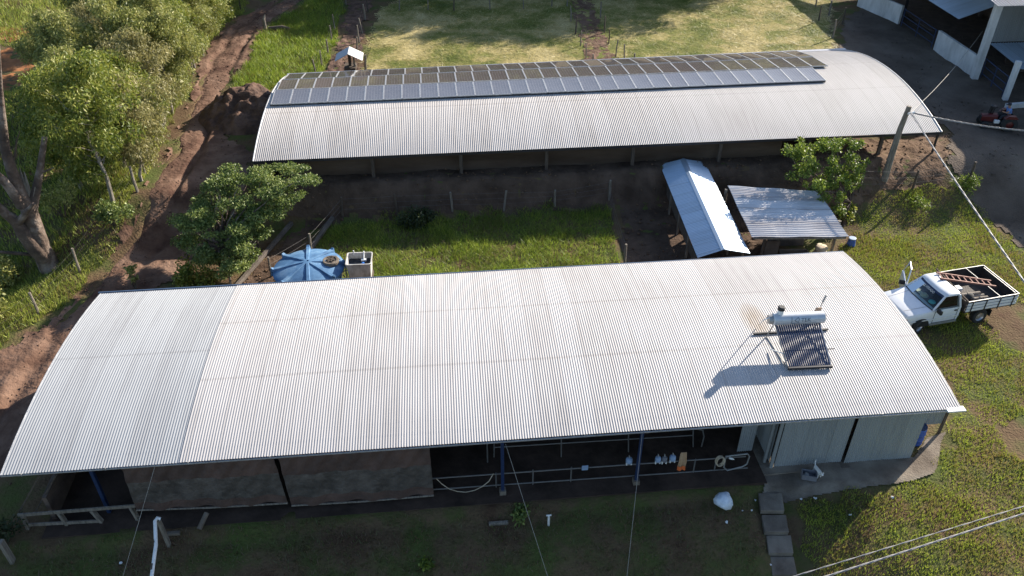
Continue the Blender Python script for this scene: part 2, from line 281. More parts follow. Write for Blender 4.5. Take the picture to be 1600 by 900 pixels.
# ------------------------------------------------------------------ mesh helpers
ROOTS = {}
def tag(o, label=None, cat=None, group=None, kind=None):
    if label: o['label'] = label
    if cat: o['category'] = cat
    if group: o['group'] = group
    if kind: o['kind'] = kind
    return o
def thing(name, label, cat, loc=(0, 0, 0), rz=0.0, group=None):
    o = bpy.data.objects.new(name, None); COL.objects.link(o); o.empty_display_size = .2
    o.location = loc; o.rotation_euler = (0, 0, rz)
    ROOTS[o.name] = Matrix.Translation(Vector(loc)) @ Matrix.Rotation(rz, 4, 'Z')
    return tag(o, label, cat, group)
def frame(a, b):
    d = (Vector(b) - Vector(a)); L = d.length; d = d / max(L, 1e-9)
    up = Vector((0, 0, 1)) if abs(d.z) < .95 else Vector((1, 0, 0))
    s = d.cross(up).normalized(); t = s.cross(d); return d, s, t, L
class MB:
    def __init__(self): self.v = []; self.f = []
    def add(self, vs, fs):
        n = len(self.v); self.v += [tuple(p) for p in vs]; self.f += [tuple(i + n for i in q) for q in fs]; return self
    def box(self, c, s, rz=0.0, mtx=None):
        hx, hy, hz = s[0] / 2, s[1] / 2, s[2] / 2
        vs = [Vector((x, y, z)) for x in (-hx, hx) for y in (-hy, hy) for z in (-hz, hz)]
        m = mtx if mtx is not None else Matrix.Translation(Vector(c)) @ Matrix.Rotation(rz, 4, 'Z')
        return self.add([m @ p for p in vs], [(0, 1, 3, 2), (4, 6, 7, 5), (0, 4, 5, 1), (2, 3, 7, 6), (0, 2, 6, 4), (1, 5, 7, 3)])
    def beam(self, a, b, w, h):
        d, s, t, L = frame(a, b); a, b = Vector(a), Vector(b)
        vs = [p + s * (i * w / 2) + t * (j * h / 2) for p in (a, b) for i in (-1, 1) for j in (-1, 1)]
        return self.add(vs, [(0, 1, 3, 2), (4, 6, 7, 5), (0, 4, 5, 1), (2, 3, 7, 6), (0, 2, 6, 4), (1, 5, 7, 3)])
    def tube(self, pts, r, n=8, cap=True):
        pts = [Vector(p) for p in pts]; rs = r if isinstance(r, (list, tuple)) else [r] * len(pts)
        vs, fs = [], []; s0 = None
        for i, p in enumerate(pts):
            d = (pts[min(i + 1, len(pts) - 1)] - pts[max(i - 1, 0)]).normalized()
            if s0 is None:
                s = d.cross(Vector((0, 0, 1)) if abs(d.z) < .9 else Vector((1, 0, 0))).normalized()
            else: s = (s0 - d * s0.dot(d)).normalized()
            s0 = s; t = d.cross(s)
            for k in range(n):
                a = 2 * math.pi * k / n; vs.append(p + (s * math.cos(a) + t * math.sin(a)) * rs[i])
        for i in range(len(pts) - 1):
            for k in range(n): fs.append((i * n + k, i * n + (k + 1) % n, (i + 1) * n + (k + 1) % n, (i + 1) * n + k))
        if cap: fs += [tuple(range(n - 1, -1, -1)), tuple((len(pts) - 1) * n + k for k in range(n))]
        return self.add(vs, fs)
    def lathe(self, prof, n=24, c=(0, 0, 0), cap=True):
        vs, fs = [], []
        for r, z in prof:
            for k in range(n): a = 2 * math.pi * k / n; vs.append((c[0] + r * math.cos(a), c[1] + r * math.sin(a), c[2] + z))
        for i in range(len(prof) - 1):
            for k in range(n): fs.append((i * n + k, i * n + (k + 1) % n, (i + 1) * n + (k + 1) % n, (i + 1) * n + k))
        if cap: fs += [tuple(range(n - 1, -1, -1)), tuple((len(prof) - 1) * n + k for k in range(n))]
        return self.add(vs, fs)
    def quad(self, *p): return self.add(p, [tuple(range(len(p)))])
    def prism(self, poly, d):
        d = Vector(d); n = len(poly); poly = [Vector(p) for p in poly]
        return self.add(poly + [p + d for p in poly], [tuple(range(n - 1, -1, -1)), tuple(range(n, 2 * n))] + [(i, (i + 1) % n, n + (i + 1) % n, n + i) for i in range(n)])
    def loft(self, rings, cap=True):
        n = len(rings[0]); vs = [p for r in rings for p in r]; fs = []
        for i in range(len(rings) - 1):
            for k in range(n): fs.append((i * n + k, i * n + (k + 1) % n, (i + 1) * n + (k + 1) % n, (i + 1) * n + k))
        if cap: fs += [tuple(range(n - 1, -1, -1)), tuple((len(rings) - 1) * n + k for k in range(n))]
        return self.add(vs, fs)
    def build(self, name, m, parent=None, world=True, smooth=False, bevel=0.0, fix=True):
        me = bpy.data.meshes.new(name); vs = self.v
        if parent is not None and world:
            mi = world_m(parent).inverted(); vs = [tuple(mi @ Vector(p)) for p in vs]
        me.from_pydata(vs, [], self.f); me.validate()
        if fix:
            bm = bmesh.new(); bm.from_mesh(me); bmesh.ops.recalc_face_normals(bm, faces=bm.faces); bm.to_mesh(me); bm.free()
        o = bpy.data.objects.new(name, me); COL.objects.link(o); me.materials.append(m)
        if smooth: me.shade_smooth(); me.set_sharp_from_angle(angle=R(40))
        if parent is not None: o.parent = parent
        if bevel > 0:
            b = o.modifiers.new('bevel', 'BEVEL'); b.width = bevel; b.segments = 2; b.limit_method = 'ANGLE'
        return o
def world_m(o):
    m = ROOTS.get(o.name, Matrix.Identity(4)) if o.parent is None else world_m(o.parent) @ o.matrix_basis
    return m
def np_mesh(name, V, F, m, parent=None, uv=None, smooth=False):
    """V (n,3), F (k,3|4) numpy arrays"""
    me = bpy.data.meshes.new(name)
    if parent is not None:
        mi = np.array(world_m(parent).inverted()); V = V @ mi[:3, :3].T + mi[:3, 3]
    k = F.shape[1]
    me.vertices.add(len(V)); me.vertices.foreach_set('co', np.ascontiguousarray(V, np.float32).ravel())
    me.loops.add(F.size); me.loops.foreach_set('vertex_index', np.ascontiguousarray(F, np.int32).ravel())
    me.polygons.add(len(F)); me.polygons.foreach_set('loop_start', np.arange(0, F.size, k, dtype=np.int32)); me.polygons.foreach_set('loop_total', np.full(len(F), k, np.int32))
    if uv is not None:
        l = me.uv_layers.new(name='UVMap'); l.data.foreach_set('uv', np.ascontiguousarray(uv[F.ravel()], np.float32).ravel())
    me.update(); me.validate()
    if smooth: me.polygons.foreach_set('use_smooth', np.ones(len(F), bool))
    me.materials.append(m)
    o = bpy.data.objects.new(name, me); COL.objects.link(o)
    if parent is not None: o.parent = parent
    return o
def corrugated(name, S, a0, a1, lu, lv, pitch, amp, m, parent, nv=24, spw=6, thick=True, uoff=0.0):
    """S(a,b)->(n,3) surface; waves run along b; lu,lv real sizes in metres"""
    w = max(1, int(round((a1 - a0) * lu / pitch))); nu = w * spw + 1
    a = np.linspace(a0, a1, nu); b = np.linspace(0, 1, nv + 1)
    A, B = np.meshgrid(a, b, indexing='ij'); P = S(A, B); e = 1e-3
    du = S(A + e, B) - P; dv = S(A, B + e) - P; N = np.cross(du, dv); N /= np.linalg.norm(N, axis=-1, keepdims=True)
    N *= np.sign(N[..., 2:3]) if abs(N[..., 2].mean()) > .05 else 1
    ph = np.arange(nu) * (2 * np.pi / spw)
    P = P + N * (amp * np.sin(ph))[:, None, None]
    V = P.reshape(-1, 3); I = np.arange(nu * (nv + 1)).reshape(nu, nv + 1)
    F = np.stack([I[:-1, :-1], I[1:, :-1], I[1:, 1:], I[:-1, 1:]], -1).reshape(-1, 4)
    uv = np.stack([A * lu + uoff, B * lv], -1).reshape(-1, 2)
    return np_mesh(name, V, F, m, parent, uv, smooth=True)
def quadS(c00, c10, c01, c11, sag=0.0):
    c = [np.array(q, float) for q in (c00, c10, c01, c11)]
    def S(A, B):
        A = np.asarray(A)[..., None]; B = np.asarray(B)[..., None]
        P = c[0] * (1 - A) * (1 - B) + c[1] * A * (1 - B) + c[2] * (1 - A) * B + c[3] * A * B
        P[..., 2] += sag * 4 * B[..., 0] * (1 - B[..., 0]); return P
    return S
def copy_tree(o, parent=None):
    c = o.copy(); COL.objects.link(c)
    if parent is not None: c.parent = parent
    for ch in list(o.children): copy_tree(ch, c)
    if parent is None: pass
    return c
ORD = ['first', 'second', 'third', 'fourth', 'fifth', 'sixth', 'seventh', 'eighth', 'ninth', 'tenth', 'eleventh', 'twelfth', 'thirteenth', 'fourteenth', 'fifteenth',
       'sixteenth', 'seventeenth', 'eighteenth', 'nineteenth', 'twentieth', 'twenty-first', 'twenty-second', 'twenty-third', 'twenty-fourth', 'twenty-fifth', 'twenty-sixth',
       'twenty-seventh', 'twenty-eighth', 'twenty-ninth', 'thirtieth', 'thirty-first', 'thirty-second', 'thirty-third', 'thirty-fourth']
def inside(x, y, P):
    P = np.asarray(P); r = np.zeros(x.shape, bool); n = len(P)
    for i in range(n):
        (ax, ay), (bx, by) = P[i], P[(i + 1) % n]
        c = ((ay > y) != (by > y)) & (x < (bx - ax) * (y - ay) / (by - ay + 1e-12) + ax); r ^= c
    return r
def gpoly(pts): return np.array([G(*p)[:2] for p in pts])
def drape(name, poly, m, res=.14, lift=.012, jit=.35, bumpf=None, smooth=True):
    """a sheet following the ground inside a ragged-edged outline"""
    lo = poly.min(0) - .5; hi = poly.max(0) + .5
    xs = np.arange(lo[0], hi[0], res); ys = np.arange(lo[1], hi[1], res)
    X, Y = np.meshgrid(xs, ys, indexing='ij')
    jx = (vnoise(X, Y, .9, 11) - .5) * 2 * jit + (vnoise(X, Y, .35, 12) - .5) * jit; jy = (vnoise(X, Y, .9, 13) - .5) * 2 * jit + (vnoise(X, Y, .35, 14) - .5) * jit
    ins = inside(X + jx, Y + jy, poly)
    Zz = H(X, Y) + lift
    if bumpf is not None: Zz = Zz + bumpf(X, Y)
    c = ins[:-1, :-1] & ins[1:, :-1] & ins[1:, 1:] & ins[:-1, 1:]
    I = np.arange(X.size).reshape(X.shape)
    F = np.stack([I[:-1, :-1][c], I[1:, :-1][c], I[1:, 1:][c], I[:-1, 1:][c]], -1)
    V = np.stack([X, Y, Zz], -1).reshape(-1, 3)
    us, inv = np.unique(F, return_inverse=True); F = inv.reshape(F.shape); V = V[us]
    return np_mesh(name, V, F, m, smooth=smooth)
def blades(name, polys, dens, h, w, m, label, cat, holes=(), lean=.5, clump=.0, flat=False, cs=1.2, bend=False, seed=21):
    VV, FF = [], []; off = 0
    for P in polys:
        lo = P.min(0); hi = P.max(0); n = int((hi[0] - lo[0]) * (hi[1] - lo[1]) * dens)
        x = rng.uniform(lo[0], hi[0], n); y = rng.uniform(lo[1], hi[1], n)
        k = inside(x + (vnoise(x, y, .7, 5) - .5) * .7, y + (vnoise(x, y, .7, 6) - .5) * .7, P)
        for q in holes: k &= ~inside(x + (vnoise(x, y, .5, 7) - .5) * .5, y + (vnoise(x, y, .5, 8) - .5) * .5, q)
        cl = vnoise(x, y, cs, seed) * .65 + vnoise(x, y, cs * .35, seed + 1) * .35
        k &= rng.random(n) > clump * (1.6 - 2.2 * cl)
        x, y, cl = x[k], y[k], cl[k]; n = len(x)
        z = H(x, y) + .005
        a = rng.uniform(0, 2 * np.pi, n); hh = rng.uniform(h[0], h[1], n) * (.55 + .9 * cl); ww = rng.uniform(.7, 1.3, n) * w / 2
        la = rng.uniform(0, 2 * np.pi, n); le = rng.uniform(0, lean, n) * hh
        if flat:
            up = hh * rng.uniform(.03, .3, n); le = hh
        else: up = hh
        ca, sa = np.cos(a), np.sin(a)
        p0 = np.stack([x - ca * ww, y - sa * ww, z], -1); p1 = np.stack([x + ca * ww, y + sa * ww, z], -1)
        tip = np.stack([x + np.cos(la) * le, y + np.sin(la) * le, z + up], -1)
        V = np.stack([p0, p1, tip], 1).reshape(-1, 3); F = np.arange(3 * n).reshape(-1, 3) + off
        VV.append(V); FF.append(F); off += 3 * n
    o = np_mesh(name, np.concatenate(VV), np.concatenate(FF), m)
    return tag(o, label, cat, kind='stuff')

# ------------------------------------------------------------------ setting: ground, road, yard, tracks, pasture, hills
STEP_PX = [((1185, 770), (1222, 770), (1226, 798), (1189, 798)), ((1190, 804), (1228, 804), (1233, 831), (1195, 831)),
           ((1197, 836), (1236, 836), (1240, 864), (1201, 864)), ((1203, 869), (1240, 869), (1246, 898), (1207, 898))]
STEP_Z = [-.16, -.32, -.48, -.64]
_s0 = Z(1185, 770, -.16); _s1 = Z(1246, 898, -.64); _su = sorted([uv_of(_s0.x, _s0.y)[0], uv_of(_s1.x, _s1.y)[0]]); _sv = uv_of(_s0.x, _s0.y)[1]
_H0 = H
def H(x, y):
    u, v = uv_of(x, y)
    k = sst(_su[0] - .5, _su[0] - .1, u) * sst(_su[1] + 1.3, _su[1] + .3, u) * sst(_sv + .4, _sv - .2, v)
    return _H0(x, y) * (1 - k) + k * (-.30 - .20 * np.maximum(0, _sv - v))
p_road = gpoly([(478, -40), (430, 2), (372, 27), (336, 65), (312, 98), (302, 140), (277, 200), (262, 240), (215, 318), (196, 365), (166, 420), (128, 458), (90, 492), (55, 515), (-20, 565), (-120, 650),
                (-120, 860), (0, 790), (80, 640), (150, 500), (215, 462), (275, 440), (330, 380), (390, 310), (398, 240), (352, 205), (350, 170), (362, 135), (388, 90), (402, 60), (440, 27), (492, -5), (560, -40)])
gx = np.concatenate([[-1600, -700, -300, -140, -95, -75], np.arange(-62, 70.01, .25), [80, 100, 150, 320, 800, 1600]])
gy = np.concatenate([[-600, -200, -60, -20, 0], np.arange(6, 100.01, .25), [106, 115, 130, 170, 300, 700, 1600]])
X, Y = np.meshgrid(gx, gy, indexing='ij'); Zg = H(X, Y)
_k = np.ones(X.shape, bool)
for _a in range(12):
    _k &= inside(X + .75 * math.cos(_a * math.pi / 6), Y + .75 * math.sin(_a * math.pi / 6), p_road)
Zg = Zg - .35 * _k
_u, _v = uv_of(X, Y); Zg = Zg - .4 * ((_u > -14.3) & (_u < 17.0) & (_v > 19.95) & (_v < 29.4))
I = np.arange(X.size).reshape(X.shape)
ground = np_mesh('ground', np.stack([X, Y, Zg], -1).reshape(-1, 3), np.stack([I[:-1, :-1], I[1:, :-1], I[1:, 1:], I[:-1, 1:]], -1).reshape(-1, 4), M['ground'], smooth=True)
tag(ground, 'brown earth and thin turf sloping through the whole farmyard', 'ground', kind='structure')

ROAD_C = gpoly([(520, -30), (455, 2), (385, 45), (345, 110), (318, 170), (290, 240), (250, 330), (190, 420), (110, 520), (30, 650), (-60, 800)])
def ruts(x, y):
    d = np.abs(seg_signed(x, y, ROAD_C)); w = (vnoise(x, y, 2.2, 31) - .5) * .7
    r = -.17 * np.exp(-((d - .75 + w) / .24) ** 2) + .08 * np.exp(-((d - 1.25 + w) / .25) ** 2)
    return r * (.35 + vnoise(x, y, 3.5, 32)) + (vnoise(x, y, .45, 33) - .5) * .05 + (vnoise(x, y, .2, 34) - .5) * .035
def clods(a): return lambda x, y: (vnoise(x, y, .4, 35) - .5) * a + (vnoise(x, y, .18, 36) - .5) * a * .6
tag(drape('dirt_road', p_road, M['red_dirt'], .12, .05, .35, ruts), 'rutted reddish dirt road curving past the grove', 'road', kind='structure')
p_tr1 = gpoly([(548, -30), (592, -30), (574, 30), (566, 70), (560, 125), (500, 125), (522, 85), (532, 50), (540, 15)])
tag(drape('cattle_track', p_tr1, M['mud'], .14, .04, .3, clods(.16)), 'muddy cattle track behind the small roofed trough', 'path', kind='structure')
p_tr2 = gpoly([(886, -20), (918, -20), (938, 40), (955, 75), (985, 110), (912, 110), (908, 60), (894, 20)])
tag(drape('cattle_track', p_tr2, M['red_dirt'], .14, .04, .25, clods(.1)), 'bare reddish cattle track between two pasture fences', 'path', kind='structure')
p_yard = gpoly([(1345, 10), (1312, 42), (1318, 70), (1300, 85), (1420, 150), (1480, 210), (1474, 250), (1500, 290), (1545, 345), (1600, 388), (1720, 450), (1800, 300), (1800, -40), (1420, -40), (1350, -10)])
tag(drape('farmyard', p_yard, M['gravel'], .2, .035, .4, clods(.04)), 'grey gravel farmyard in front of the white walled barn', 'yard', kind='structure')
p_past = gpoly([(566, 135), (572, 70), (590, 18), (640, -10), (1278, -25), (1300, 20), (1300, 60), (1325, 110)])
tag(drape('pasture', p_past, M['pasture'], .3, .02, .4), 'straw coloured mown pasture behind the solar roof', 'pasture', kind='structure')
p_orange = gpoly([(-60, 60), (0, 72), (45, 78), (52, 100), (70, 112), (62, 130), (30, 140), (-60, 160)])
p_orange2 = gpoly([(-40, 38), (10, 42), (60, 38), (100, 50), (95, 66), (30, 62), (-40, 66)])
tag(drape('bare_soil', p_orange, M['orange_soil'], .25, .04, .6, clods(.25)), 'bare orange soil beyond the grove at the left edge', 'soil', kind='structure')
tag(drape('bare_soil', p_orange2, M['orange_soil'], .25, .04, .9, clods(.15)), 'thin strip of orange soil among grass beyond the grove', 'soil', kind='structure')
p_bank = gpoly([(1230, 320), (1255, 240), (1300, 225), (1480, 205), (1478, 252), (1470, 285), (1430, 292), (1370, 300), (1330, 330), (1300, 345)])
tag(drape('dirt_bank', p_bank, M['brown_bank'], .14, .03, .35, clods(.1)), 'sunlit brown earth bank below the right end of the solar roof', 'bank', kind='structure')
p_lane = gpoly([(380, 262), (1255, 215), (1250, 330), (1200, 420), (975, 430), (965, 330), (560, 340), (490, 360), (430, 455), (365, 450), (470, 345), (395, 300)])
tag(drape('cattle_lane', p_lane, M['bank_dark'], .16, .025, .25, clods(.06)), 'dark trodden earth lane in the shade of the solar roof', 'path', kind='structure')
p_apron = np.array([Z(*p, .0)[:2] for p in [(1196, 742), (1205, 724), (1425, 716), (1448, 684), (1478, 672), (1470, 700), (1458, 742), (1405, 757), (1330, 765), (1228, 777), (1192, 768)]])
tag(drape('concrete_apron', p_apron, M['concrete'], .05, .05, .06), 'worn concrete apron in front of the metal sliding doors', 'apron', kind='structure')
hx, hy = np.meshgrid(np.linspace(-700, 900, 80), np.linspace(150, 900, 40), indexing='ij')
hz = sst(150, 520, hy) * (70 + 45 * vnoise(hx, hy, 260, 41) + 18 * vnoise(hx, hy, 90, 42)) - 2
I = np.arange(hx.size).reshape(hx.shape)
tag(np_mesh('hills', np.stack([hx, hy, hz], -1).reshape(-1, 3), np.stack([I[:-1, :-1], I[1:, :-1], I[1:, 1:], I[:-1, 1:]], -1).reshape(-1, 4), M['hill'], smooth=True), 'distant brown hills beyond the farm', 'hills', kind='structure')

# ------------------------------------------------------------------ near milking shed
EZ = 3.1
N_FL, N_FR, N_BL, N_BR = Z(0, 742, EZ), Z(1502, 638, EZ), Z(157, 458, EZ), Z(1318, 393, EZ)
nl = (N_FR - N_FL).length; nw = (N_BL - N_FL).length
SN = quadS(N_FL, N_FR, N_BL, N_BR, .52)
shed = thing('milking_shed', 'long white corrugated roofed milking shed in the foreground', 'shed', (*xy_of(1.5, 25), 0), BA)
a_split = .5 * ((Z(275, 718, EZ) - N_FL).length / nl + (Z(375, 447, EZ) - N_BL).length / (N_BR - N_BL).length)
def SNl(A, B):
    P = SN(A, B); P[..., 2] -= .016; return P
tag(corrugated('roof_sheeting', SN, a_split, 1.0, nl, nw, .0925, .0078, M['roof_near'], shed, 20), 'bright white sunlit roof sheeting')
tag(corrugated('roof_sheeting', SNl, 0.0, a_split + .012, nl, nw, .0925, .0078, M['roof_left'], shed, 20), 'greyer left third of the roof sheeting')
def P_uv(u, v, z): x, y = xy_of(u, v); return Vector((x, y, z))
uF0, vF0 = uv_of(N_FL.x, N_FL.y); uF1, vF1 = uv_of(N_FR.x, N_FR.y); vB = uv_of(N_BL.x, N_BL.y)[1]; uB0 = uv_of(N_BL.x, N_BL.y)[0]; uB1 = uv_of(N_BR.x, N_BR.y)[0]
mb = MB(); mb.beam(N_FL + Vector((0, 0, -.07)), N_FR + Vector((.15, -.02, -.07)), .045, .05)
mb.build('eave_purlin', M['pale_steel'], shed)
for k in range(13):
    q = N_FL.lerp(N_FR, .02 + k * .081); mb = MB(); mb.beam(q + Vector((0, -.02, -.10)), q + Vector((0, -.02, .03)), .03, .03); mb.build('eave_bracket', M['pale_steel'], shed)
mb = MB(); mb.beam(N_BL + Vector((-.1, .03, -.03)), N_BR + Vector((0, .03, -.06)), .05, .12); mb.build('rear_fascia', M['blue_fascia'], shed)
for a in (0, 1):
    mb = MB(); mb.tube([Vector(SN(np.array([a]), np.array([b]))[0]) + Vector((0, 0, -.03)) for b in np.linspace(0, 1, 14)], .028, 6); mb.build('verge_trim', M['pale_steel'], shed)
mb = MB(); mb.beam(N_FR + Vector((-.55, -.06, -.02)), N_FR + Vector((.12, .0, -.02)), .24, .06); mb.build('eave_end_cap', M['white_plastic'], shed)
# roof trusses, floor, walls
for k in range(6):
    a = (k + .5) / 6; mb = MB(); mb.tube([Vector(SN(np.array([a]), np.array([b]))[0]) + Vector((0, 0, -.16)) for b in np.linspace(.02, .98, 9)], .05, 6); mb.build('roof_rib', M['dark_steel'], shed)
u_door0 = uv_of(*Z(1180, 732, 0)[:2])[0]
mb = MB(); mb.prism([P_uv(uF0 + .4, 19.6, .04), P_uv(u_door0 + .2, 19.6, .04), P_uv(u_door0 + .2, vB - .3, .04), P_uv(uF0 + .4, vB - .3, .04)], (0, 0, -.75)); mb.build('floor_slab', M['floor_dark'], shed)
mb = MB(); mb.prism([P_uv(u_door0 + .2, 19.95, .07), P_uv(uF1 - .8, 20.0, .07), P_uv(uF1 - .8, vB - .3, .07), P_uv(u_door0 + .2, vB - .3, .07)], (0, 0, -.5)); mb.build('room_floor', M['concrete'], shed)
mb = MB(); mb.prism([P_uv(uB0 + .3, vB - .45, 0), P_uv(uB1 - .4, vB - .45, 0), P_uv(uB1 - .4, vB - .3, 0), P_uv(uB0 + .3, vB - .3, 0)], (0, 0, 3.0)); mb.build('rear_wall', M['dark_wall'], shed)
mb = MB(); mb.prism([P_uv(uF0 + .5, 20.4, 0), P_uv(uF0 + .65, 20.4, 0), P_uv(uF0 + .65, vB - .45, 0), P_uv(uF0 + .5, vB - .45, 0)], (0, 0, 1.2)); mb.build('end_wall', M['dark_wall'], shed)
def wallS(p00, p10, z0, z1):
    p00, p10 = np.array(p00), np.array(p10)
    def S(A, B):
        A = np.asarray(A)[..., None]; B = np.asarray(B); P = p00 * (1 - A) + p10 * A; P = np.broadcast_to(P, (*A.shape[:-1], 3)).copy(); P[..., 2] = z0 + (z1 - z0) * B; return P
    return S
def wall_sheet(name, a, b, z0, z1, m, parent, pitch=.09, amp=.014):
    L = (Vector(b) - Vector(a)).length
    return corrugated(name, wallS(a, b, z0, z1), 0, 1, L, z1 - z0, pitch, amp, m, parent, 6)
vd = 20.3
def on_door(px, py): return at_v(px, py, vd)
dA, dB, dC, dD = on_door(1208, 732), on_door(1311, 728), on_door(1314, 728), on_door(1417, 723)
zt = EZ - .12
wall_sheet('sliding_door', (dA.x, dA.y, 0), (dB.x, dB.y, 0), dA.z, zt, M['sheet_wall'], shed)
wall_sheet('sliding_door', (dC.x + .02, dC.y - .07, 0), (dD.x, dD.y - .07, 0), dC.z, zt, M['sheet_wall'], shed)
for q0, q1, y_ in ((dA, dB, -.03), (dC, dD, -.10)):
    mb = MB(); mb.beam(Vector((q0.x, q0.y + y_, zt - .1)), Vector((q1.x, q1.y + y_, zt - .1)), .05, .09); mb.build('door_rail', M['dark_steel'], shed)
mb = MB(); mb.beam(Vector((dA.x - .12, dA.y - .03, .05)), Vector((dA.x - .12, dA.y - .03, zt)), .07, .12); mb.beam(Vector((dA.x - .3, dA.y + .25, .05)), Vector((dA.x - .3, dA.y + .25, zt)), .1, .1); mb.build('door_jamb', M['sheet_wall'], shed)
du, dv_ = uv_of(dD.x, dD.y); au, av = uv_of(dA.x, dA.y)
wall_sheet('side_wall', tuple(P_uv(du - .02, vd + .05, 0)), tuple(P_uv(du - .02, vB - .4, 0)), 0, 3.05, M['sheet_wall'], shed)
wall_sheet('partition', tuple(P_uv(au - .1, vd + .25, 0)), tuple(P_uv(au - .1, vd + .3 + 4.0, 0)), .05, 3.05, M['sheet_wall'], shed)
wall_sheet('partition', tuple(P_uv(au - 1.15, vd + .9, 0)), tuple(P_uv(au - .55, vd + .9, 0)), .05, 2.5, M['sheet_wall'], shed)
for px, py in ((785.5, 767), (993, 757)):
    b = at_v(px, py, 20.05); mb = MB(); b.z = .04
    mb.beam(b, Vector((b.x, b.y, EZ - .05)), .12, .12); p = mb.build('post', M['blue_paint'], shed)
    mb = MB(); mb.box((b.x, b.y, .14), (.24, .24, .2), BA); mb.build('post_footing', M['concrete'], p)
for uu in (-12.6, -9.0, -3.4):
    b = P_uv(uu, 20.55, .04); mb = MB(); mb.beam(b, Vector((b.x, b.y, EZ - .05)), .12, .12); mb.build('post', M['blue_paint'], shed)
mb = MB(); mb.beam(at_v(30, 800, 20.4), at_v(62, 742, 20.4), .05, .05); mb.beam(at_v(55, 800, 20.6), at_v(88, 742, 20.6), .05, .05); mb.build('brace', M['wood_dark'], shed)

# annex fence at the right end of the shed
annex = thing('lean_to_screen', 'low corrugated metal screen at the right end of the milking shed', 'screen', tuple(Vector((*Z(1455, 680, 0)[:2], 0))))
qa, qb = Z(1425, 690, 0), Z(1464, 677, 0)
wall_sheet('sheeting', (qa.x - .2, qa.y + .3, 0), (qb.x, qb.y, 0), .55, 1.9, M['sheet_wall'], annex)
mb = MB(); mb.beam(Vector((qb.x + .06, qb.y, 0)), Vector((qb.x + .06, qb.y, 2.0)), .09, .09); mb.build('post', M['wood_dark'], annex)

# ------------------------------------------------------------------ far barn under the solar panels
FZ = 3.32
F_FL, F_FR, F_BL, F_BR = Z(395, 252, FZ), Z(1472, 206, FZ), Z(450, 118, FZ), Z(1320, 78, FZ)
fl = (F_FR - F_FL).length; fw = .5 * ((F_BL - F_FL).length + (F_BR - F_FR).length)
FSAG = 1.0
SF = quadS(F_FL, F_FR, F_BL, F_BR, FSAG)
barn = thing('arched_barn', 'long low barn with arched white roof carrying the solar panels', 'barn', (*((F_FL + F_FR) / 2)[:2], T_BACK), BA)
corrugated('roof_sheeting', SF, 0, 1, fl, fw, .105, .0105, M['roof_far'], barn, 26)
mb = MB(); mb.beam(F_BL + Vector((-.05, 0, .03)), F_BR + Vector((.05, 0, .03)), .34, .09); mb.build('ridge_flashing', M['flash_grey'], barn)
for a in (0, 1):
    mb = MB(); mb.tube([Vector(SF(np.array([a]), np.array([b]))[0]) for b in np.linspace(0, 1, 16)], .04, 6); mb.build('verge_trim', M['pale_steel'], barn)
mb = MB(); mb.beam(F_FL + Vector((0, 0, -.09)), F_FR + Vector((0, 0, -.09)), .07, .1); mb.build('eave_beam', M['dark_steel'], barn)
for px in (579, 719, 855, 992, 1130, 1270, 1385):
    a = (Z(px, 252 - .0427 * (px - 395), FZ) - F_FL).length / fl
    t = F_FL.lerp(F_FR, a); b = Vector((t.x + .0, t.y + .35, Hs(t.x, t.y + .35) - .1)); mb = MB()
    mb.beam(b, Vector((b.x, b.y, FZ - .02)), .18, .18); mb.build('post', M['wood_dark'], barn)
t = F_FR + Vector((-.12, .12, 0)); mb = MB(); mb.beam(Vector((t.x, t.y, Hs(t.x, t.y) - .1)), Vector((t.x, t.y, FZ - .05)), .1, .1); mb.build('post', M['dark_steel'], barn)
mb = MB(); mb.prism([F_BL + Vector((.4, -.5, -FZ + 1.7)), F_BR + Vector((-.4, -.5, -FZ + 1.7)), F_BR + Vector((-.4, -.35, -FZ + 1.7)), F_BL + Vector((.4, -.35, -FZ + 1.7))], (0, 0, 1.1)); mb.build('rear_wall', M['dark_wall'], barn)  # unseen wall, kept low so sunlight bounces in and fills the inside
mb = MB(); mb.prism([F_FL + Vector((.4, 1, -FZ + 1.7)), F_FL + Vector((.55, 1, -FZ + 1.7)), F_BL + Vector((.55, -.6, -FZ + 1.7)), F_BL + Vector((.4, -.6, -FZ + 1.7))], (0, 0, 1.9)); mb.build('end_wall', M['dark_wall'], barn)

_l = F_FL.lerp(F_FR, .03); _r = F_FL.lerp(F_FR, .765)
mb = MB(); mb.prism([Vector((_l.x, _l.y + .75, 1.5)), Vector((_r.x, _r.y + .75, 1.5)), Vector((_r.x, _r.y + .85, 1.5)), Vector((_l.x, _l.y + .85, 1.5))], (0, 0, 1.45)); mb.build('front_boarding', M['earth_board'], barn)
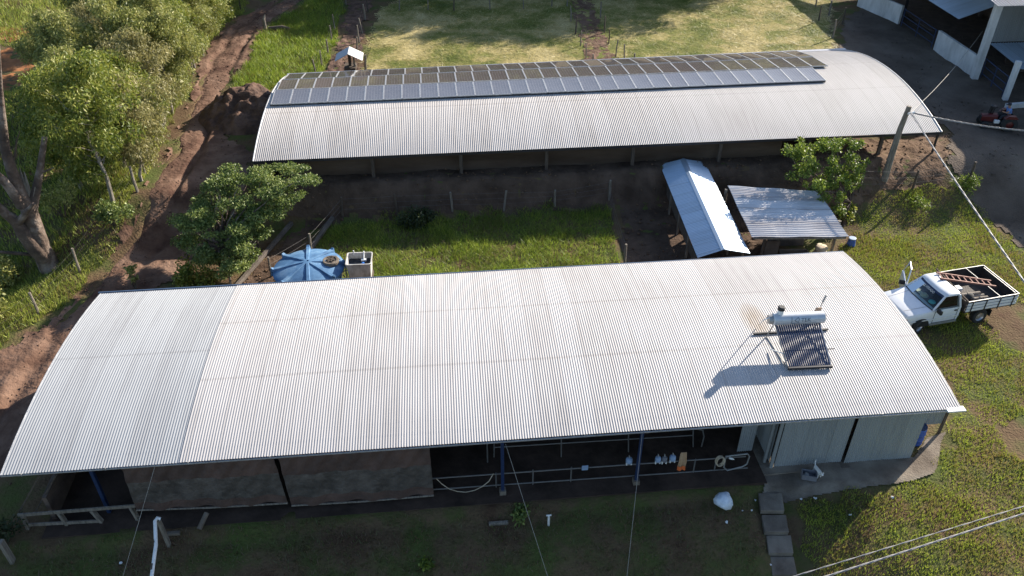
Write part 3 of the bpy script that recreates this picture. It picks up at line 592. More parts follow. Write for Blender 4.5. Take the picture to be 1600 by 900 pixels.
# solar panels: three rows fixed on the back half of the arch
def solve_b(px, py_t, a):
    bs = np.linspace(.3, 1, 701); P = SF(np.full_like(bs, a), bs); ys = np.array([proj(p)[1] for p in P]); return bs[np.argmin(np.abs(ys - py_t))]
def solve_a(b, px_t):
    as_ = np.linspace(0, 1, 1001); P = SF(as_, np.full_like(as_, b)); xs = np.array([proj(p)[0] for p in P]); return as_[np.argmin(np.abs(xs - px_t))]
b0 = solve_b(0, 166.5, .01); b1 = solve_b(0, 144, .01); b2 = solve_b(0, 128, .01); b3 = min(.985, solve_b(0, 118.5, .01))
a_l = .006; a_r = solve_a(b0, 1290); pw = (a_r - a_l) / 31
def solar_panel(a, b, c, d, label, grp, proto=None):
    q = [Vector(SF(np.array([s]), np.array([t]))[0]) for s, t in ((a, b), (c, b), (c, d), (a, d))]
    o = (q[0] + q[1] + q[2] + q[3]) / 4
    ex = ((q[1] - q[0]) + (q[2] - q[3])).normalized(); ey = ((q[3] - q[0]) + (q[2] - q[1])).normalized(); ez = ex.cross(ey).normalized(); ey = ez.cross(ex)
    lx = ((q[1] - q[0]).length + (q[2] - q[3]).length) / 2; ly = ((q[3] - q[0]).length + (q[2] - q[1]).length) / 2
    mtx = Matrix((( *ex, 0), (*ey, 0), (*ez, 0), (0, 0, 0, 1))).transposed(); o = o + ez * .13
    loc = mtx.copy(); loc.translation = o; tilt = rng.normal(0, .006, 2)
    mw = world_m(arr).inverted() @ loc @ Matrix.Rotation(tilt[0], 4, 'X') @ Matrix.Rotation(tilt[1], 4, 'Y')
    if proto is not None:
        root = copy_tree(proto, arr); root.matrix_basis = mw
        return root
    g = .03; w, h = lx - g, ly - .02
    # slightly bowed glass sheet
    nx, ny = 8, 12; xs = np.linspace(-w / 2 + .03, w / 2 - .03, nx + 1); ys = np.linspace(-h / 2 + .03, h / 2 - .03, ny + 1)
    XX, YY = np.meshgrid(xs, ys, indexing='ij'); ZZ = .02 - .010 * ((1 - (2 * XX / w) ** 2) * (1 - (2 * YY / h) ** 2))
    I = np.arange(XX.size).reshape(XX.shape)
    e = np_mesh('solar_panel', np.stack([XX, YY, ZZ], -1).reshape(-1, 3), np.stack([I[:-1, :-1], I[1:, :-1], I[1:, 1:], I[:-1, 1:]], -1).reshape(-1, 4), M['cells'], smooth=True); root = e; e.parent = arr; e.matrix_basis = mw
    mb = MB()
    for s in (-1, 1):
        mb.box((s * (w / 2 - .008), 0, 0), (.034, h, .07)); mb.box((0, s * (h / 2 - .008), -.002), (w - .07, .018, .062))
    f = mb.build('frame', M['pale_steel'], root, world=False)
    return root
arr = thing('solar_array', 'three long rows of dark solar panels on the arched barn roof', 'solar panels', tuple((F_BL + F_BR) / 2), BA)
rows = (('front', b0, b1, 31), ('middle', b1, b2, 32), ('rear', b2, b3, 32))
for rn, ba, bb, n in rows:
    proto = None
    for i in range(n):
        o = solar_panel(a_l + i * pw, ba, a_l + (i + 1) * pw, bb, 'dark solar panel, %s from the left end of the %s row' % (ORD[i], rn), 'solar panels on the arched barn roof', proto)
        if proto is None: proto = o


for bq in (b0 + .006, b1, b2, b3 - .01):
    mb = MB(); mb.beam(Vector(SF(np.array([a_l]), np.array([bq]))[0]) + Vector((0, 0, .055)), Vector(SF(np.array([a_l + 31 * pw]), np.array([bq]))[0]) + Vector((0, 0, .055)), .06, .06)
    mb.build('mounting_rail', M['dark_steel'], arr)

# ------------------------------------------------------------------ gable calf shelter and lean-to
def zinc_side(name, p00, p10, p01, p11, m, parent, pitch=.13, amp=.018):
    # waves run across (b), repeat along (a)
    S = quadS(p00, p10, p01, p11); return corrugated(name, S, 0, 1, (Vector(p10) - Vector(p00)).length, (Vector(p01) - Vector(p00)).length, pitch, amp, m, parent, 3)
gz, ge_ = 2.25, 1.78
g_rb, g_rf = Z(1067, 248, gz), Z(1132, 390, gz)
g_lb, g_lf = Z(1031, 257, ge_), Z(1090, 403, ge_)
g_eb, g_ef = Z(1101, 253, ge_), Z(1172, 396, ge_)
gab = thing('calf_shelter', 'narrow gable roofed shelter of new zinc sheets between the sheds', 'shelter', (g_rf.x, g_rf.y, 0))
zinc_side('roof_slope', g_lf, g_lb, g_rf, g_rb, M['roof_zinc'], gab)
zinc_side('roof_slope', g_ef, g_eb, g_rf, g_rb, M['roof_zinc'], gab)
mb = MB()
for s, (ef, eb) in ((1, (g_lf, g_lb)), (2, (g_ef, g_eb))):
    d0 = (ef - g_rf).normalized() * .17; up = Vector((0, 0, .03))
    mb.quad(g_rf + up, g_rb + up, g_rb + d0 + up, g_rf + d0 + up)
mb.build('ridge_cap', M['roof_zinc'], gab)
for q0, q1 in ((g_lf, g_lb), (g_ef, g_eb)):
    for k in range(5):
        c = q0.lerp(q1, .04 + .23 * k) * 1.0; c = c.lerp(g_rf.lerp(g_rb, .04 + .23 * k), .16)
        mb = MB(); mb.beam(Vector((c.x, c.y, Hs(c.x, c.y) - .05)), Vector((c.x, c.y, ge_ - .02 + .05)), .1, .1); mb.build('post', M['wood_grey'], gab)
for q in (.02, .98):
    mb = MB(); a_, b_, c_ = g_lf.lerp(g_lb, q), g_rf.lerp(g_rb, q), g_ef.lerp(g_eb, q)
    mb.beam(a_ + Vector((0, 0, -.06)), b_ + Vector((0, 0, -.06)), .05, .1); mb.build('rafter', M['wood_dark'], gab)
    mb = MB(); mb.beam(c_ + Vector((0, 0, -.06)), b_ + Vector((0, 0, -.06)), .05, .1); mb.build('rafter', M['wood_dark'], gab)
mb = MB(); mb.beam(g_lf.lerp(g_lb, .1) + Vector((.25, 0, -.9)), g_lf.lerp(g_lb, .95) + Vector((.25, 0, -.9)), .04, .6); mb.build('side_boards', M['wood_dark'], gab)

lz0, lz1 = 2.12, 2.02
l_fl, l_fr, l_bl, l_br = Z(1175, 371, lz0), Z(1326, 370, lz0), Z(1137, 290, lz1), Z(1277, 298, lz1)
lean = thing('lean_to', 'weathered flat lean-to with sagging corrugated roof under the right tree', 'shelter', (*((l_fl + l_fr) / 2)[:2], 0))
def SL(A, B):       # a across the slope direction (rows), b along the sheet
    P = quadS(l_fl, l_bl, l_fr, l_br)(A, B); P[..., 2] += .05 * np.sin(A * 9) * (.5 - B) + .02 * np.sin(B * 14); return P
corrugated('roof_sheeting', SL, 0, 1, (l_bl - l_fl).length, (l_fr - l_fl).length, .19, .03, M['roof_old'], lean, 10)
for px, py in ((1189, 402), (1297, 398)):
    b = Z(px, py, 0); b.z = Hs(b.x, b.y) - .05; mb = MB(); mb.tube([b, Vector((b.x + .02, b.y, lz0 - .04))], .09, 8); mb.build('post', M['wood_grey'], lean)
for q in (l_bl, l_br):
    b = Vector((q.x * .99, q.y - .3, -.1)); mb = MB(); mb.tube([b, Vector((b.x, b.y, lz1 - .06))], .09, 8); mb.build('post', M['wood_grey'], lean)
mb = MB(); mb.beam(l_fl + Vector((.1, .06, -.09)), l_fr + Vector((-.1, .06, -.09)), .07, .1); mb.build('beam', M['wood_grey'], lean)
mb = MB(); mb.beam(l_bl + Vector((.1, -.1, -.09)), l_br + Vector((-.1, -.1, -.09)), .07, .1); mb.build('beam', M['wood_grey'], lean)
c = Z(1236, 386, .5); mb = MB(); mb.box((c.x, c.y + .9, .55), (2.0, .08, 1.1), R(4)); mb.build('rear_board', M['concrete_dark'], lean)

# ------------------------------------------------------------------ white walled barn at the upper right
P0 = Vector((33.59, 57.61, 0)); dwl = (Vector((32.69, 69.53, 0)) - P0).normalized(); dpr = Vector((dwl.y, -dwl.x, 0))
def W(s, t, z): q = P0 + dwl * s + dpr * t; return Vector((q.x, q.y, z))     # s along the wall away from us, t into the building
TB = T_BACK
wh = thing('cattle_barn', 'dark open cattle barn with whitewashed low walls at upper right', 'barn', (P0.x, P0.y, TB))
def sl(px, py): q = Z(px, py, TB); r = Vector((q.x, q.y, 0)) - P0; return r.dot(dwl), r.dot(dpr)
# low walls
def low_wall(a, b):
    mb = MB(); d = (b - a); n = Vector((d.y, -d.x, 0)).normalized(); n = n if n.x > 0 else -n
    mb.prism([a, b, b + n * .2, a + n * .2], (0, 0, 1.6)); return mb
qs = [Z(p[0], p[1], TB - .1) for p in ((1338, 12), (1402, 40), (1457, 80), (1518, 124))]
w1 = low_wall(qs[0], qs[1]).build('low_wall', M['whitewash'], wh); w2 = low_wall(qs[2], qs[3]).build('low_wall', M['whitewash'], wh)
pill = Z(1521, 124, TB - .05)
mb = MB(); mb.beam(pill, pill + Vector((.0, 0, 5.6)), .42, .42); mb.build('pillar', M['whitewash'], wh)
p2 = Z(1569, 158, TB - .05); mb = MB(); mb.beam(p2, p2 + Vector((0, 0, 2.75)), .3, .3); mb.build('pillar', M['whitewash'], wh)
def gate(a, b, z0):
    o = thing('pipe_gate', '', 'gate', tuple(a)); 
    for z in (.45, .95, 1.45):
        mb = MB(); mb.tube([a + Vector((0, 0, z)), b + Vector((0, 0, z))], .035, 6); mb.build('rail', M['blue_paint'], o)
    for q in (.02, .5, .98):
        mb = MB(); c = a.lerp(b, q); mb.tube([c + Vector((0, 0, .1)), c + Vector((0, 0, 1.5))], .035, 6); mb.build('upright', M['blue_paint'], o)
    return o
tag(gate(Z(1406, 42, TB), Z(1455, 77, TB), TB), 'blue pipe gate between two whitewashed low walls', 'gate', 'blue pipe gates of the cattle barn')
tag(gate(Z(1530, 123, TB), Z(1565, 153, TB), TB), 'blue pipe gate between the two white pillars', 'gate', 'blue pipe gates of the cattle barn')
# front roof over the low walls (shaded side faces us)
r0, r1 = Z(1498, 30, TB + 3.4), None
r_fl = r0; r_bl = r0 + dwl * 22; r_fr = r0 + dpr * 5.5 + Vector((0, 0, 2.0)); r_br = r_fr + dwl * 22
corrugated('roof_sheeting', quadS(r_fl, r_bl, r_fr, r_br), 0, 1, 22, 5.8, .16, .02, M['roof_zinc'], wh, 4)
r_fe = r_fr + dpr * 6 - Vector((0, 0, 2.2)); corrugated('roof_sheeting', quadS(r_fe, r_fe + dwl * 22, r_fr, r_br), 0, 1, 22, 6.2, .16, .02, M['roof_zinc'], wh, 4)
for k in range(4):
    b = W(5.5 + k * 5.5, 6.4, TB - .1); mb = MB(); mb.beam(b, b + Vector((0, 0, 5.0)), .3, .3); mb.build('inner_pillar', M['dark_wall'], wh)
mb = MB(); mb.prism([W(3.0, 11.5, TB), W(26, 11.5, TB), W(26, 11.8, TB), W(3.0, 11.8, TB)], (0, 0, 3.6)); mb.prism([W(.2, .6, TB - .05), W(26, .6, TB - .05), W(26, 11.5, TB - .05), W(.2, 11.5, TB - .05)], (0, 0, .12)); mb.build('rear_wall', M['dark_wall'], wh)
for s, t in ((12.0, .3),):
    mb = MB(); b = W(s, t, TB); mb.beam(b, b + Vector((0, 0, 3.4)), .2, .2); mb.build('post', M['dark_steel'], wh)
# tall block with sheeted gable and canopy
tall = thing('feed_store', 'tall sheet walled store behind the white corner pillar', 'store', tuple(W(1, 3, TB)))
gb = 3.75
wall_sheet('gable_sheeting', tuple(W(.0, .35, 0)), tuple(W(.0, 14, 0)), gb, 7.2, M['sheet_wall'], tall, .13, .018)
wall_sheet('side_sheeting', tuple(W(.1, .35, 0)), tuple(W(9, .35, 0)), 6.3, 7.4, M['sheet_wall'], tall, .13, .018)
re0 = Z(1571, 9.5, 7.35); tt0 = (Vector((re0.x, re0.y, 0)) - P0)
rs, rt = tt0.dot(dwl), tt0.dot(dpr)
corrugated('roof_sheeting', quadS(W(rs, rt - .5, 7.35), W(rs, rt + 14, 7.35), W(rs + 12, rt - .5, 8.6), W(rs + 12, rt + 14, 8.6)), 0, 1, 14.5, 12, .2, .028, M['roof_far'], tall, 6)
corrugated('canopy', quadS(W(-.15, .3, gb - .02), W(-.15, 12, gb - .02), W(-3.9, .6, gb - .5), W(-3.9, 12, gb - .5)), 0, 1, 12, 3.8, .2, .028, M['roof_zinc'], tall, 3)
mb = MB(); mb.beam(W(-3.8, .7, gb - .6), W(-3.8, 12, gb - .6), .12, .16); mb.build('canopy_beam', M['wood_dark'], tall)
mb = MB(); mb.prism([W(.6, 2.6, TB), W(.6, 14, TB), W(.8, 14, TB), W(.8, 2.6, TB)], (0, 0, 4.5)); mb.build('inner_wall', M['dark_wall'], tall)
mb = MB(); mb.prism([W(.9, 7, TB), W(26, 7, TB), W(26, 7.25, TB), W(.9, 7.25, TB)], (0, 0, 4.7)); mb.build('inner_wall', M['dark_wall'], tall)  # added wall: blocks sun that would leave bright patches inside the barn
mb = MB(); mb.beam(Z(1572, 166, TB + .2), Z(1640, 160, TB + .2), .25, .3); mb.build('kerb', M['whitewash'], tall)
# big shed just outside the frame, whose shadow lies over the yard
side = thing('machine_shed', 'large closed machine shed beyond the right edge of the yard', 'shed', (42, 50, 1.2))
mb = MB(); mb.prism([(35.6, 51, 0), (46, 51, 0), (46, 54.6, 0), (35.6, 54.6, 0)], (0, 0, 7.0)); mb.build('wall', M['dark_wall'], side)
mb = MB(); mb.prism([(35.8, 44.3, 0), (46, 44.3, 0), (46, 50.99, 0), (35.8, 50.99, 0)], (0, 0, 4.75)); mb.build('low_wing', M['dark_wall'], side)
mb = MB(); mb.prism([(35.3, 44, 4.8), (46.4, 44, 4.8), (46.4, 50.9, 5.1), (35.3, 50.9, 5.1)], (0, 0, .08)); mb.build('wing_roof', M['roof_old'], side)
mb = MB(); mb.prism([(35.1, 50.7, 7.0), (46.6, 50.7, 7.0), (41, 50.7, 8.0)], (0, 4.1, 0)); mb.build('roof', M['roof_old'], side)

# ------------------------------------------------------------------ trees and plants
def leaf_mesh(name, cl, n, size, m, parent, droop=.5, flat=1.0, per_r=True):
    """many leaf-sized diamonds spread through clumps (x,y,z,r)"""
    cl = np.array(cl, float); w = cl[:, 3] ** 2; k = rng.choice(len(cl), n, p=w / w.sum())
    d = rng.normal(size=(n, 3)); d /= np.linalg.norm(d, axis=1, keepdims=True)
    rr = rng.random(n) ** .45; P = cl[k, :3] + d * (rr * cl[k, 3])[:, None] * np.array([1, 1, flat])
    D = rng.normal(size=(n, 3)); D[:, 2] -= droop * 2; D += d * .6; D /= np.linalg.norm(D, axis=1, keepdims=True)
    S = np.cross(D, rng.normal(size=(n, 3))); S /= np.linalg.norm(S, axis=1, keepdims=True)
    L = (size[0] * rng.uniform(.6, 1.3, n))[:, None]; Wd = (size[1] * rng.uniform(.7, 1.2, n))[:, None]
    V = np.stack([P, P + D * L * .45 + S * Wd, P + D * L, P + D * L * .45 - S * Wd], 1).reshape(-1, 3)
    o = np_mesh(name, V, np.arange(4 * n).reshape(-1, 4), m)
    if parent is not None: o.parent = parent
    return o
def wiggle(a, b, n, amp):
    a, b = Vector(a), Vector(b); L = (b - a).length
    return [a.lerp(b, i / n) + (Vector(rng.normal(0, amp * L, 3)) if 0 < i < n else Vector()) for i in range(n + 1)]
def grove_tree(h, rad, leaf, n, low=.25):
    root = bpy.data.objects.new('grove_tree', None); COL.objects.link(root)
    tr = MB(); path = wiggle((0, 0, -.4), (rng.normal(0, .25), rng.normal(0, .25), h * .97), 8, .012); tr.tube(path, [.10 * (1 - i / 9) + .015 for i in range(9)], 7)
    cl = []
    for i in range(46):
        t = low + (1 - low) * (i + rng.random()) / 46; p = Vector((0, 0, h * t * .95)); a = rng.uniform(0, 2 * math.pi)
        prof = math.sin(math.pi * min(1, (t - low) / (1 - low) * .80 + .16)) ** .8
        r = rad * prof * rng.uniform(.45, 1.05); q = p + Vector((math.cos(a) * r, math.sin(a) * r, r * .55))
        tr.tube(wiggle(p, q, 3, .05), [.03, .022, .014, .006], 5)
        for s in (.55, 1.0):
            c = p.lerp(q, s); cl.append((c.x, c.y, c.z, rng.uniform(.32, .68) * (.75 + .35 * prof)))
    tr.build('trunk', M['pale_bark'], root, world=False, fix=False)
    leaf_mesh('crown', cl, n, (.22, .030), M[leaf], root, .55)
    return root
protos = [grove_tree(8.4, 2.6, 'leaf_euc', 20000, .14), grove_tree(7.6, 2.3, 'leaf_lime', 16000, .2), grove_tree(9.0, 2.6, 'leaf_euc', 19000, .16), grove_tree(7.2, 2.3, 'leaf_dry', 14000, .16), grove_tree(6.6, 2.4, 'leaf_lime', 16000, .1)]
GROVE = [  # base in the picture, kind, scale, label
    (177, 317, 1, 1.05, 'bright green young tree at the near end of the grove, bare trunk beside the road'),
    (128, 296, 4, 1.05, 'bushy bright green tree behind the dead trunk, nearest the orange soil'),
    (222, 283, 3, .85, 'thin olive brown tree by the fence, just beyond the nearest bare trunk'),
    (196, 262, 4, .95, 'bright leafy tree in the second row, behind the thin olive one'),
    (246, 222, 3, .95, 'dull olive tree beside the double fence posts along the road'), (268, 178, 2, .9, 'grey green tree leaning over the middle of the roadside fence'),
    (160, 232, 0, 1.0, 'grey green tree in the middle of the grove, behind the bushy bright tree'), (208, 205, 2, .95, 'tall grey green tree in the centre of the grove'),
    (290, 142, 1, .85, 'yellow green tree by the fence where the road narrows'), (235, 160, 0, 1.0, 'dense silvery tree in the middle row halfway up the road'),
    (304, 106, 0, .8, 'small silvery tree on the fence line beside the muddy bend'), (262, 118, 1, .95, 'yellowish tree one row back from the muddy bend'),
    (322, 72, 4, .8, 'low bright tree spilling over the fence at the shaded bend'), (283, 78, 0, .95, 'silvery tree one row back from the shaded bend'),
    (338, 48, 1, .85, 'bright narrow tree at the far end of the fence row'), (306, 38, 2, .9, 'grey tree behind the far end of the fence row'),
    (180, 180, 3, 1.0, 'brownish sparse tree in the third row of the grove'), (150, 140, 0, 1.0, 'broad silvery tree on the outer edge of the grove beyond the orange soil'),
    (205, 125, 2, 1.0, 'tall silvery tree in the third row, behind the yellowish one'), (238, 82, 1, 1.0, 'yellow green tree in the third row near the top edge'),
    (262, 42, 0, 1.0, 'grey green tree in the far third row by the top edge'), (170, 92, 2, 1.0, 'pale grey tree on the outer edge of the grove at the top'),
    (205, 48, 0, 1.0, 'dark topped tree on the outer edge beside the top margin'), (118, 180, 0, .85, 'short silvery tree on the outer edge, nearest the orange bank'),
    (232, 250, 1, .8, 'small bright tree filling the gap beyond the long bare trunk'), (258, 196, 0, .85, 'silvery young tree tucked behind the dull olive roadside tree'),
    (172, 206, 1, .95, 'yellow green tree rising in the middle of the third row'), (318, 88, 2, .75, 'slim grey tree squeezed between two fence trees at the muddy bend'),
    (150, 262, 2, .8, 'shorter grey tree right behind the bushy bright tree'), (225, 112, 4, .95, 'low bushy tree between the silvery trees of the third row'),
    (355, 20, 4, .75, 'small leafy tree overhanging the posts at the far bend')]
used = set()
for px, py, k, s, lab in GROVE:
    b = G(px, py); o = protos[k] if k not in used else copy_tree(protos[k]); used.add(k)
    o.location = b; o.rotation_euler = (rng.normal(0, .05), rng.normal(-.02, .05), rng.uniform(0, 6.28)); o.scale = (s, s, s * rng.uniform(.95, 1.08))
    tag(o, lab, 'tree', 'young trees of the roadside grove')
# trees beyond the top of the frame: they shade the far pasture
fp = None
for i, (x, y, s) in enumerate([(-16, 80, 1.3), (-11, 79, 1.4), (-6, 80, 1.4), (-1, 79, 1.5), (4, 80, 1.6), (9, 79, 1.5), (14, 80, 1.7), (19, 80, 1.7), (23, 83, 1.8), (27, 88, 1.8), (32, 93, 1.8), (-22, 82, 1.3), (1, 85, 1.7), (11, 86, 1.8), (-9, 86, 1.6), (20, 88, 1.9)]):
    o = copy_tree(protos[(0, 2)[i % 2]]); o.location = (x, y, Hs(x, y)); o.rotation_euler = (0, 0, i * 1.7); o.scale = (s * 1.2, s * 1.2, s * .74)
    tag(o, 'tall tree in the belt beyond the pasture, outside the picture', 'tree', 'trees of the belt beyond the pasture')

def spread_tree(name, label, base_px, outline, zr, n_cl, rcl, n_leaf, leaf, m, flat, trunk_r, trunk_px=None, zfun=None, droop=.3):
    b = G(*base_px); root = thing(name, label, 'tree', tuple(b)); O = np.array(outline, float); cl = []
    tr = MB(); fork = b + Vector((0, 0, zr[0] * .8)); tr.tube(wiggle(b - Vector((0, 0, .3)), fork, 4, .03), [trunk_r, trunk_r * .9, trunk_r * .8, trunk_r * .75, trunk_r * .7], 8)
    lo, hi = O.min(0), O.max(0); k = 0
    while len(cl) < n_cl:
        p = rng.uniform(lo, hi)
        if not inside(np.array([p[0]]), np.array([p[1]]), O)[0]: continue
        f = (p[1] - lo[1]) / (hi[1] - lo[1]); z = zfun(f) if zfun else rng.uniform(*zr); c = Z(p[0], p[1], z)
        cl.append((c.x, c.y, c.z, rng.uniform(*rcl))); k += 1
        if k % 2 == 0: tr.tube(wiggle(fork, c, 4, .05), [trunk_r * .42, trunk_r * .3, trunk_r * .2, trunk_r * .12, trunk_r * .05], 5)
    tr.build('trunk', M['bark'], root, fix=False)
    cl = np.array(cl); cl[:, :3] -= np.array(b); leaf_mesh('crown', cl, n_leaf, leaf, M[m], root, droop, flat)
    return root
spread_tree('shade_tree', 'broad spreading dark green tree shading the road at the corner of the far barn', (352, 428),
            [(270, 334), (300, 312), (330, 280), (352, 256), (380, 262), (410, 262), (445, 256), (485, 264), (494, 282), (478, 300), (455, 316), (445, 336), (420, 345), (408, 370), (402, 400), (372, 425), (345, 430), (318, 412), (290, 392), (278, 360)],
            (2.0, 4.2), 150, (.34, .62), 42000, (.135, .036), 'leaf_dark', .28, .17, zfun=lambda f: 1.0 + 3.2 * (1 - f) + rng.uniform(-.7, .5))
spread_tree('fruit_tree', 'sparse bright leaved tree behind the lean-to roof and beside the pole', (1318, 352),
            [(1228, 240), (1238, 210), (1262, 212), (1280, 222), (1300, 214), (1345, 214), (1360, 245), (1348, 278), (1322, 300), (1316, 330), (1300, 330), (1285, 300), (1250, 296), (1232, 280)],
            (1.8, 4.4), 85, (.15, .40), 9000, (.15, .042), 'leaf_bright', .8, .11, zfun=lambda f: 1.6 + 2.6 * (1 - f) + rng.uniform(-.5, .7))
def shrub(name, label, px, py, r, h, n, leaf, m, cat='shrub', group=None, lift=0):
    b = G(px, py); root = thing(name, label, cat, tuple(b), group=group); cl = []; st = MB()
    for i in range(10):
        a = rng.uniform(0, 6.28); q = rng.uniform(.1, .8) * r; z = h * rng.uniform(.35, .95); cl.append((q * math.cos(a), q * math.sin(a), z, r * rng.uniform(.28, .5)))
        st.tube(wiggle((0, 0, -.05), (q * math.cos(a), q * math.sin(a), z), 3, .05), [.025, .02, .012, .006], 5)
    st.build('stem', M['wood_dark'], root, world=False, fix=False); leaf_mesh('foliage', cl, n, leaf, M[m], root, .1); return root
shrub('shrub', 'dense dark round shrub at the road edge below the bare trunk', 180, 352, .95, 1.2, 1400, (.16, .05), 'leaf_dark')
shrub('shrub', 'loose pale sapling in the gully beside the dead tree', 102, 340, 1.1, 1.9, 700, (.2, .04), 'leaf_euc')
shrub('shrub', 'light green bush at the left edge under the dead tree', 8, 452, 1.2, 1.7, 1600, (.18, .05), 'leaf_euc')
shrub('shrub', 'leafy bush low on the left bank beside the shed corner', -6, 500, 1.0, 1.2, 900, (.2, .05), 'leaf_euc')
shrub('shrub', 'bluish shrub standing in shade against the far barn bank', 655, 352, .95, .95, 1500, (.16, .04), 'leaf_dim')  # shade is put into the leaf colour, darker than the plant itself
shrub('weed_clump', 'leafy weeds at the fence post under the spreading tree', 305, 442, 1.2, .8, 1500, (.17, .05), 'leaf_lime', 'weeds')
shrub('weed_clump', 'single leafy sprig poking above the rear roof edge', 212, 452, .35, 1.3, 220, (.17, .05), 'leaf_euc', 'weeds')
shrub('weed_clump', 'tall bright grass clump by the leaning post at the yard corner', 1510, 296, .8, .6, 700, (.28, .02), 'leaf_bright', 'weeds')
shrub('weed_clump', 'bright green weed clump in the lawn right of the pole base', 1432, 318, .7, .3, 500, (.2, .025), 'leaf_bright', 'weeds')
shrub('weed_clump', 'small clump of weeds below the right tree beside the lean-to', 1322, 342, .8, .7, 700, (.18, .05), 'leaf_lime', 'weeds')
shrub('weed_clump', 'dark weeds at the left bottom corner by the leaning post', 12, 842, .7, .9, 600, (.2, .04), 'leaf_dim', 'weeds')
shrub('weed_clump', 'small green seedling alone in the shaded foreground earth', 665, 890, .28, .35, 160, (.14, .05), 'leaf_bright', 'weeds')
shrub('weed_clump', 'broad leaved weeds in shade below the blue post', 812, 806, .4, .2, 260, (.16, .05), 'leaf_dark', 'weeds')

# dead tree
bd = G(76, 416); dead = thing('dead_tree', 'large bare dead tree with broken limbs at the left edge', 'tree', tuple(bd)); yd = bd.y
def dp(px, py, dy=0): return at_y(px, py, yd + dy)
mb = MB()
mb.tube([dp(84, 424), dp(74, 410), dp(63, 385), dp(54, 358), dp(47, 336), dp(44, 318)], [.62, .50, .45, .42, .40, .33], 12)
mb.tube([dp(70, 405, -.2), dp(52, 384, -.3), dp(36, 362, -.4), dp(24, 345, -.5), dp(10, 335, -.7), dp(-14, 312, -1)], [.36, .40, .36, .27, .22, .17], 10)
mb.tube([dp(46, 332), dp(30, 300), dp(17, 262), dp(8, 232), dp(4, 190), dp(0, 140), dp(-2, 70)], [.36, .30, .26, .22, .17, .12, .05], 10)
mb.tube([dp(48, 330, .1), dp(56, 300, .4), dp(62, 268, .7), dp(66, 240, .9), dp(70, 214, 1.1)], [.30, .22, .17, .15, .13], 9)
mb.tube([dp(62, 268, .7), dp(70, 268, .7), dp(84, 262, .6)], [.08, .05, .02], 6)
mb.tube([dp(34, 322, -.2), dp(18, 298, -.4), dp(4, 280, -.6), dp(-18, 262, -.8)], [.26, .22, .19, .15], 9)
mb.tube([dp(26, 352, -.4), dp(38, 336, -.7), dp(52, 318, -1.1)], [.24, .16, .06], 8)
mb.tube([dp(54, 398, -.2), dp(28, 396, -.6), dp(-20, 392, -1.2)], [.10, .09, .07], 7)
mb.tube([dp(17, 262), dp(24, 240, .3), dp(26, 220, .5), dp(31, 205, .6)], [.09, .05, .03, .015], 6)
mb.build('trunk', M['bark'], dead, smooth=True)
for a, b in (((44, 318), (38, 268)), ((42, 316), (30, 262)), ((47, 318), (55, 292))):
    mb = MB(); mb.tube([dp(*a, .2), dp((a[0] + b[0]) / 2 + 2, (a[1] + b[1]) / 2, .25), dp(*b, .3)], [.2, .12, .02], 5); mb.build('splinter', M['wood_grey'], dead)

# ------------------------------------------------------------------ grass and hay (nobody could count the blades)
p_right = gpoly([(1310, 395), (1335, 372), (1322, 350), (1345, 318), (1372, 300), (1470, 288), (1512, 292), (1545, 345), (1605, 392), (1760, 440), (2050, 600), (2050, 1000), (1700, 1100), (1240, 1060), (1262, 870), (1250, 790), (1330, 772), (1462, 748), (1486, 670), (1505, 640), (1420, 515), (1340, 420)])
p_bare1 = gpoly([(1565, 660), (1600, 650), (1680, 680), (1680, 740), (1600, 720), (1570, 705)]); p_bare2 = gpoly([(1530, 480), (1580, 470), (1660, 500), (1640, 560), (1575, 545), (1540, 500)])
blades('lawn_grass', [p_right], 420, (.05, .15), .03, M['blade_lawn'], 'patchy short green grass on the sunlit right side', 'grass', holes=[p_bare1, p_bare2], lean=.9, clump=.55, cs=1.6)
p_mid = gpoly([(500, 392), (520, 350), (560, 338), (945, 322), (956, 350), (972, 430), (720, 455), (560, 455), (470, 460), (490, 420)])
blades('tall_grass', [p_mid], 520, (.08, .34), .026, M['blade_tall'], 'lush uneven green grass between the two sheds', 'grass', lean=1.3, clump=.55, cs=1.3)
p_mead = gpoly([(398, 60), (440, 30), (500, -8), (545, -25), (530, 40), (515, 90), (497, 130), (440, 130), (410, 150), (352, 172), (362, 140), (388, 92)])
blades('meadow_grass', [p_mead], 300, (.12, .42), .04, M['blade_tall'], 'bright green meadow grass between the road and the cattle track', 'grass', lean=1.1, clump=.4, cs=1.6)
blades('hay', [p_past], 95, (.2, .55), .05, M['blade_straw'], 'mown straw and green stubble over the far pasture', 'hay', lean=.9, flat=True, cs=2.4, clump=.1)
p_strip = gpoly([(400, 8), (372, 30), (335, 68), (312, 100), (302, 142), (277, 202), (262, 242), (215, 320), (196, 367), (166, 422), (128, 460), (90, 494), (55, 517), (-30, 570), (-120, 640), (-120, 430), (0, 400), (80, 400), (150, 310), (200, 250), (250, 150), (300, 60), (370, -10)])
p_strip = p_strip + np.array([-.45, .0])
blades('bank_grass', [p_strip], 190, (.12, .38), .04, M['blade_bank'], 'rough green grass on the bank left of the road', 'grass', lean=.7, clump=.35, cs=1.4)
p_gul = gpoly([(-60, 640), (-300, 400), (-200, 60), (0, -40), (420, -40), (300, 60), (250, 150), (200, 250), (150, 310), (80, 400), (0, 420)])
blades('gully_grass', [p_gul], 55, (.2, .5), .07, M['blade_bank'], 'rough grass under the grove and around the dead tree', 'grass', holes=[p_orange], lean=.7, clump=.3, cs=2.5)
p_fore = gpoly([(-80, 860), (200, 835), (420, 825), (800, 800), (1185, 772), (1200, 1060), (700, 1090), (-200, 1060)]); p_fore2 = gpoly([(1250, 780), (1330, 775), (1400, 775), (1290, 900), (1256, 900)])
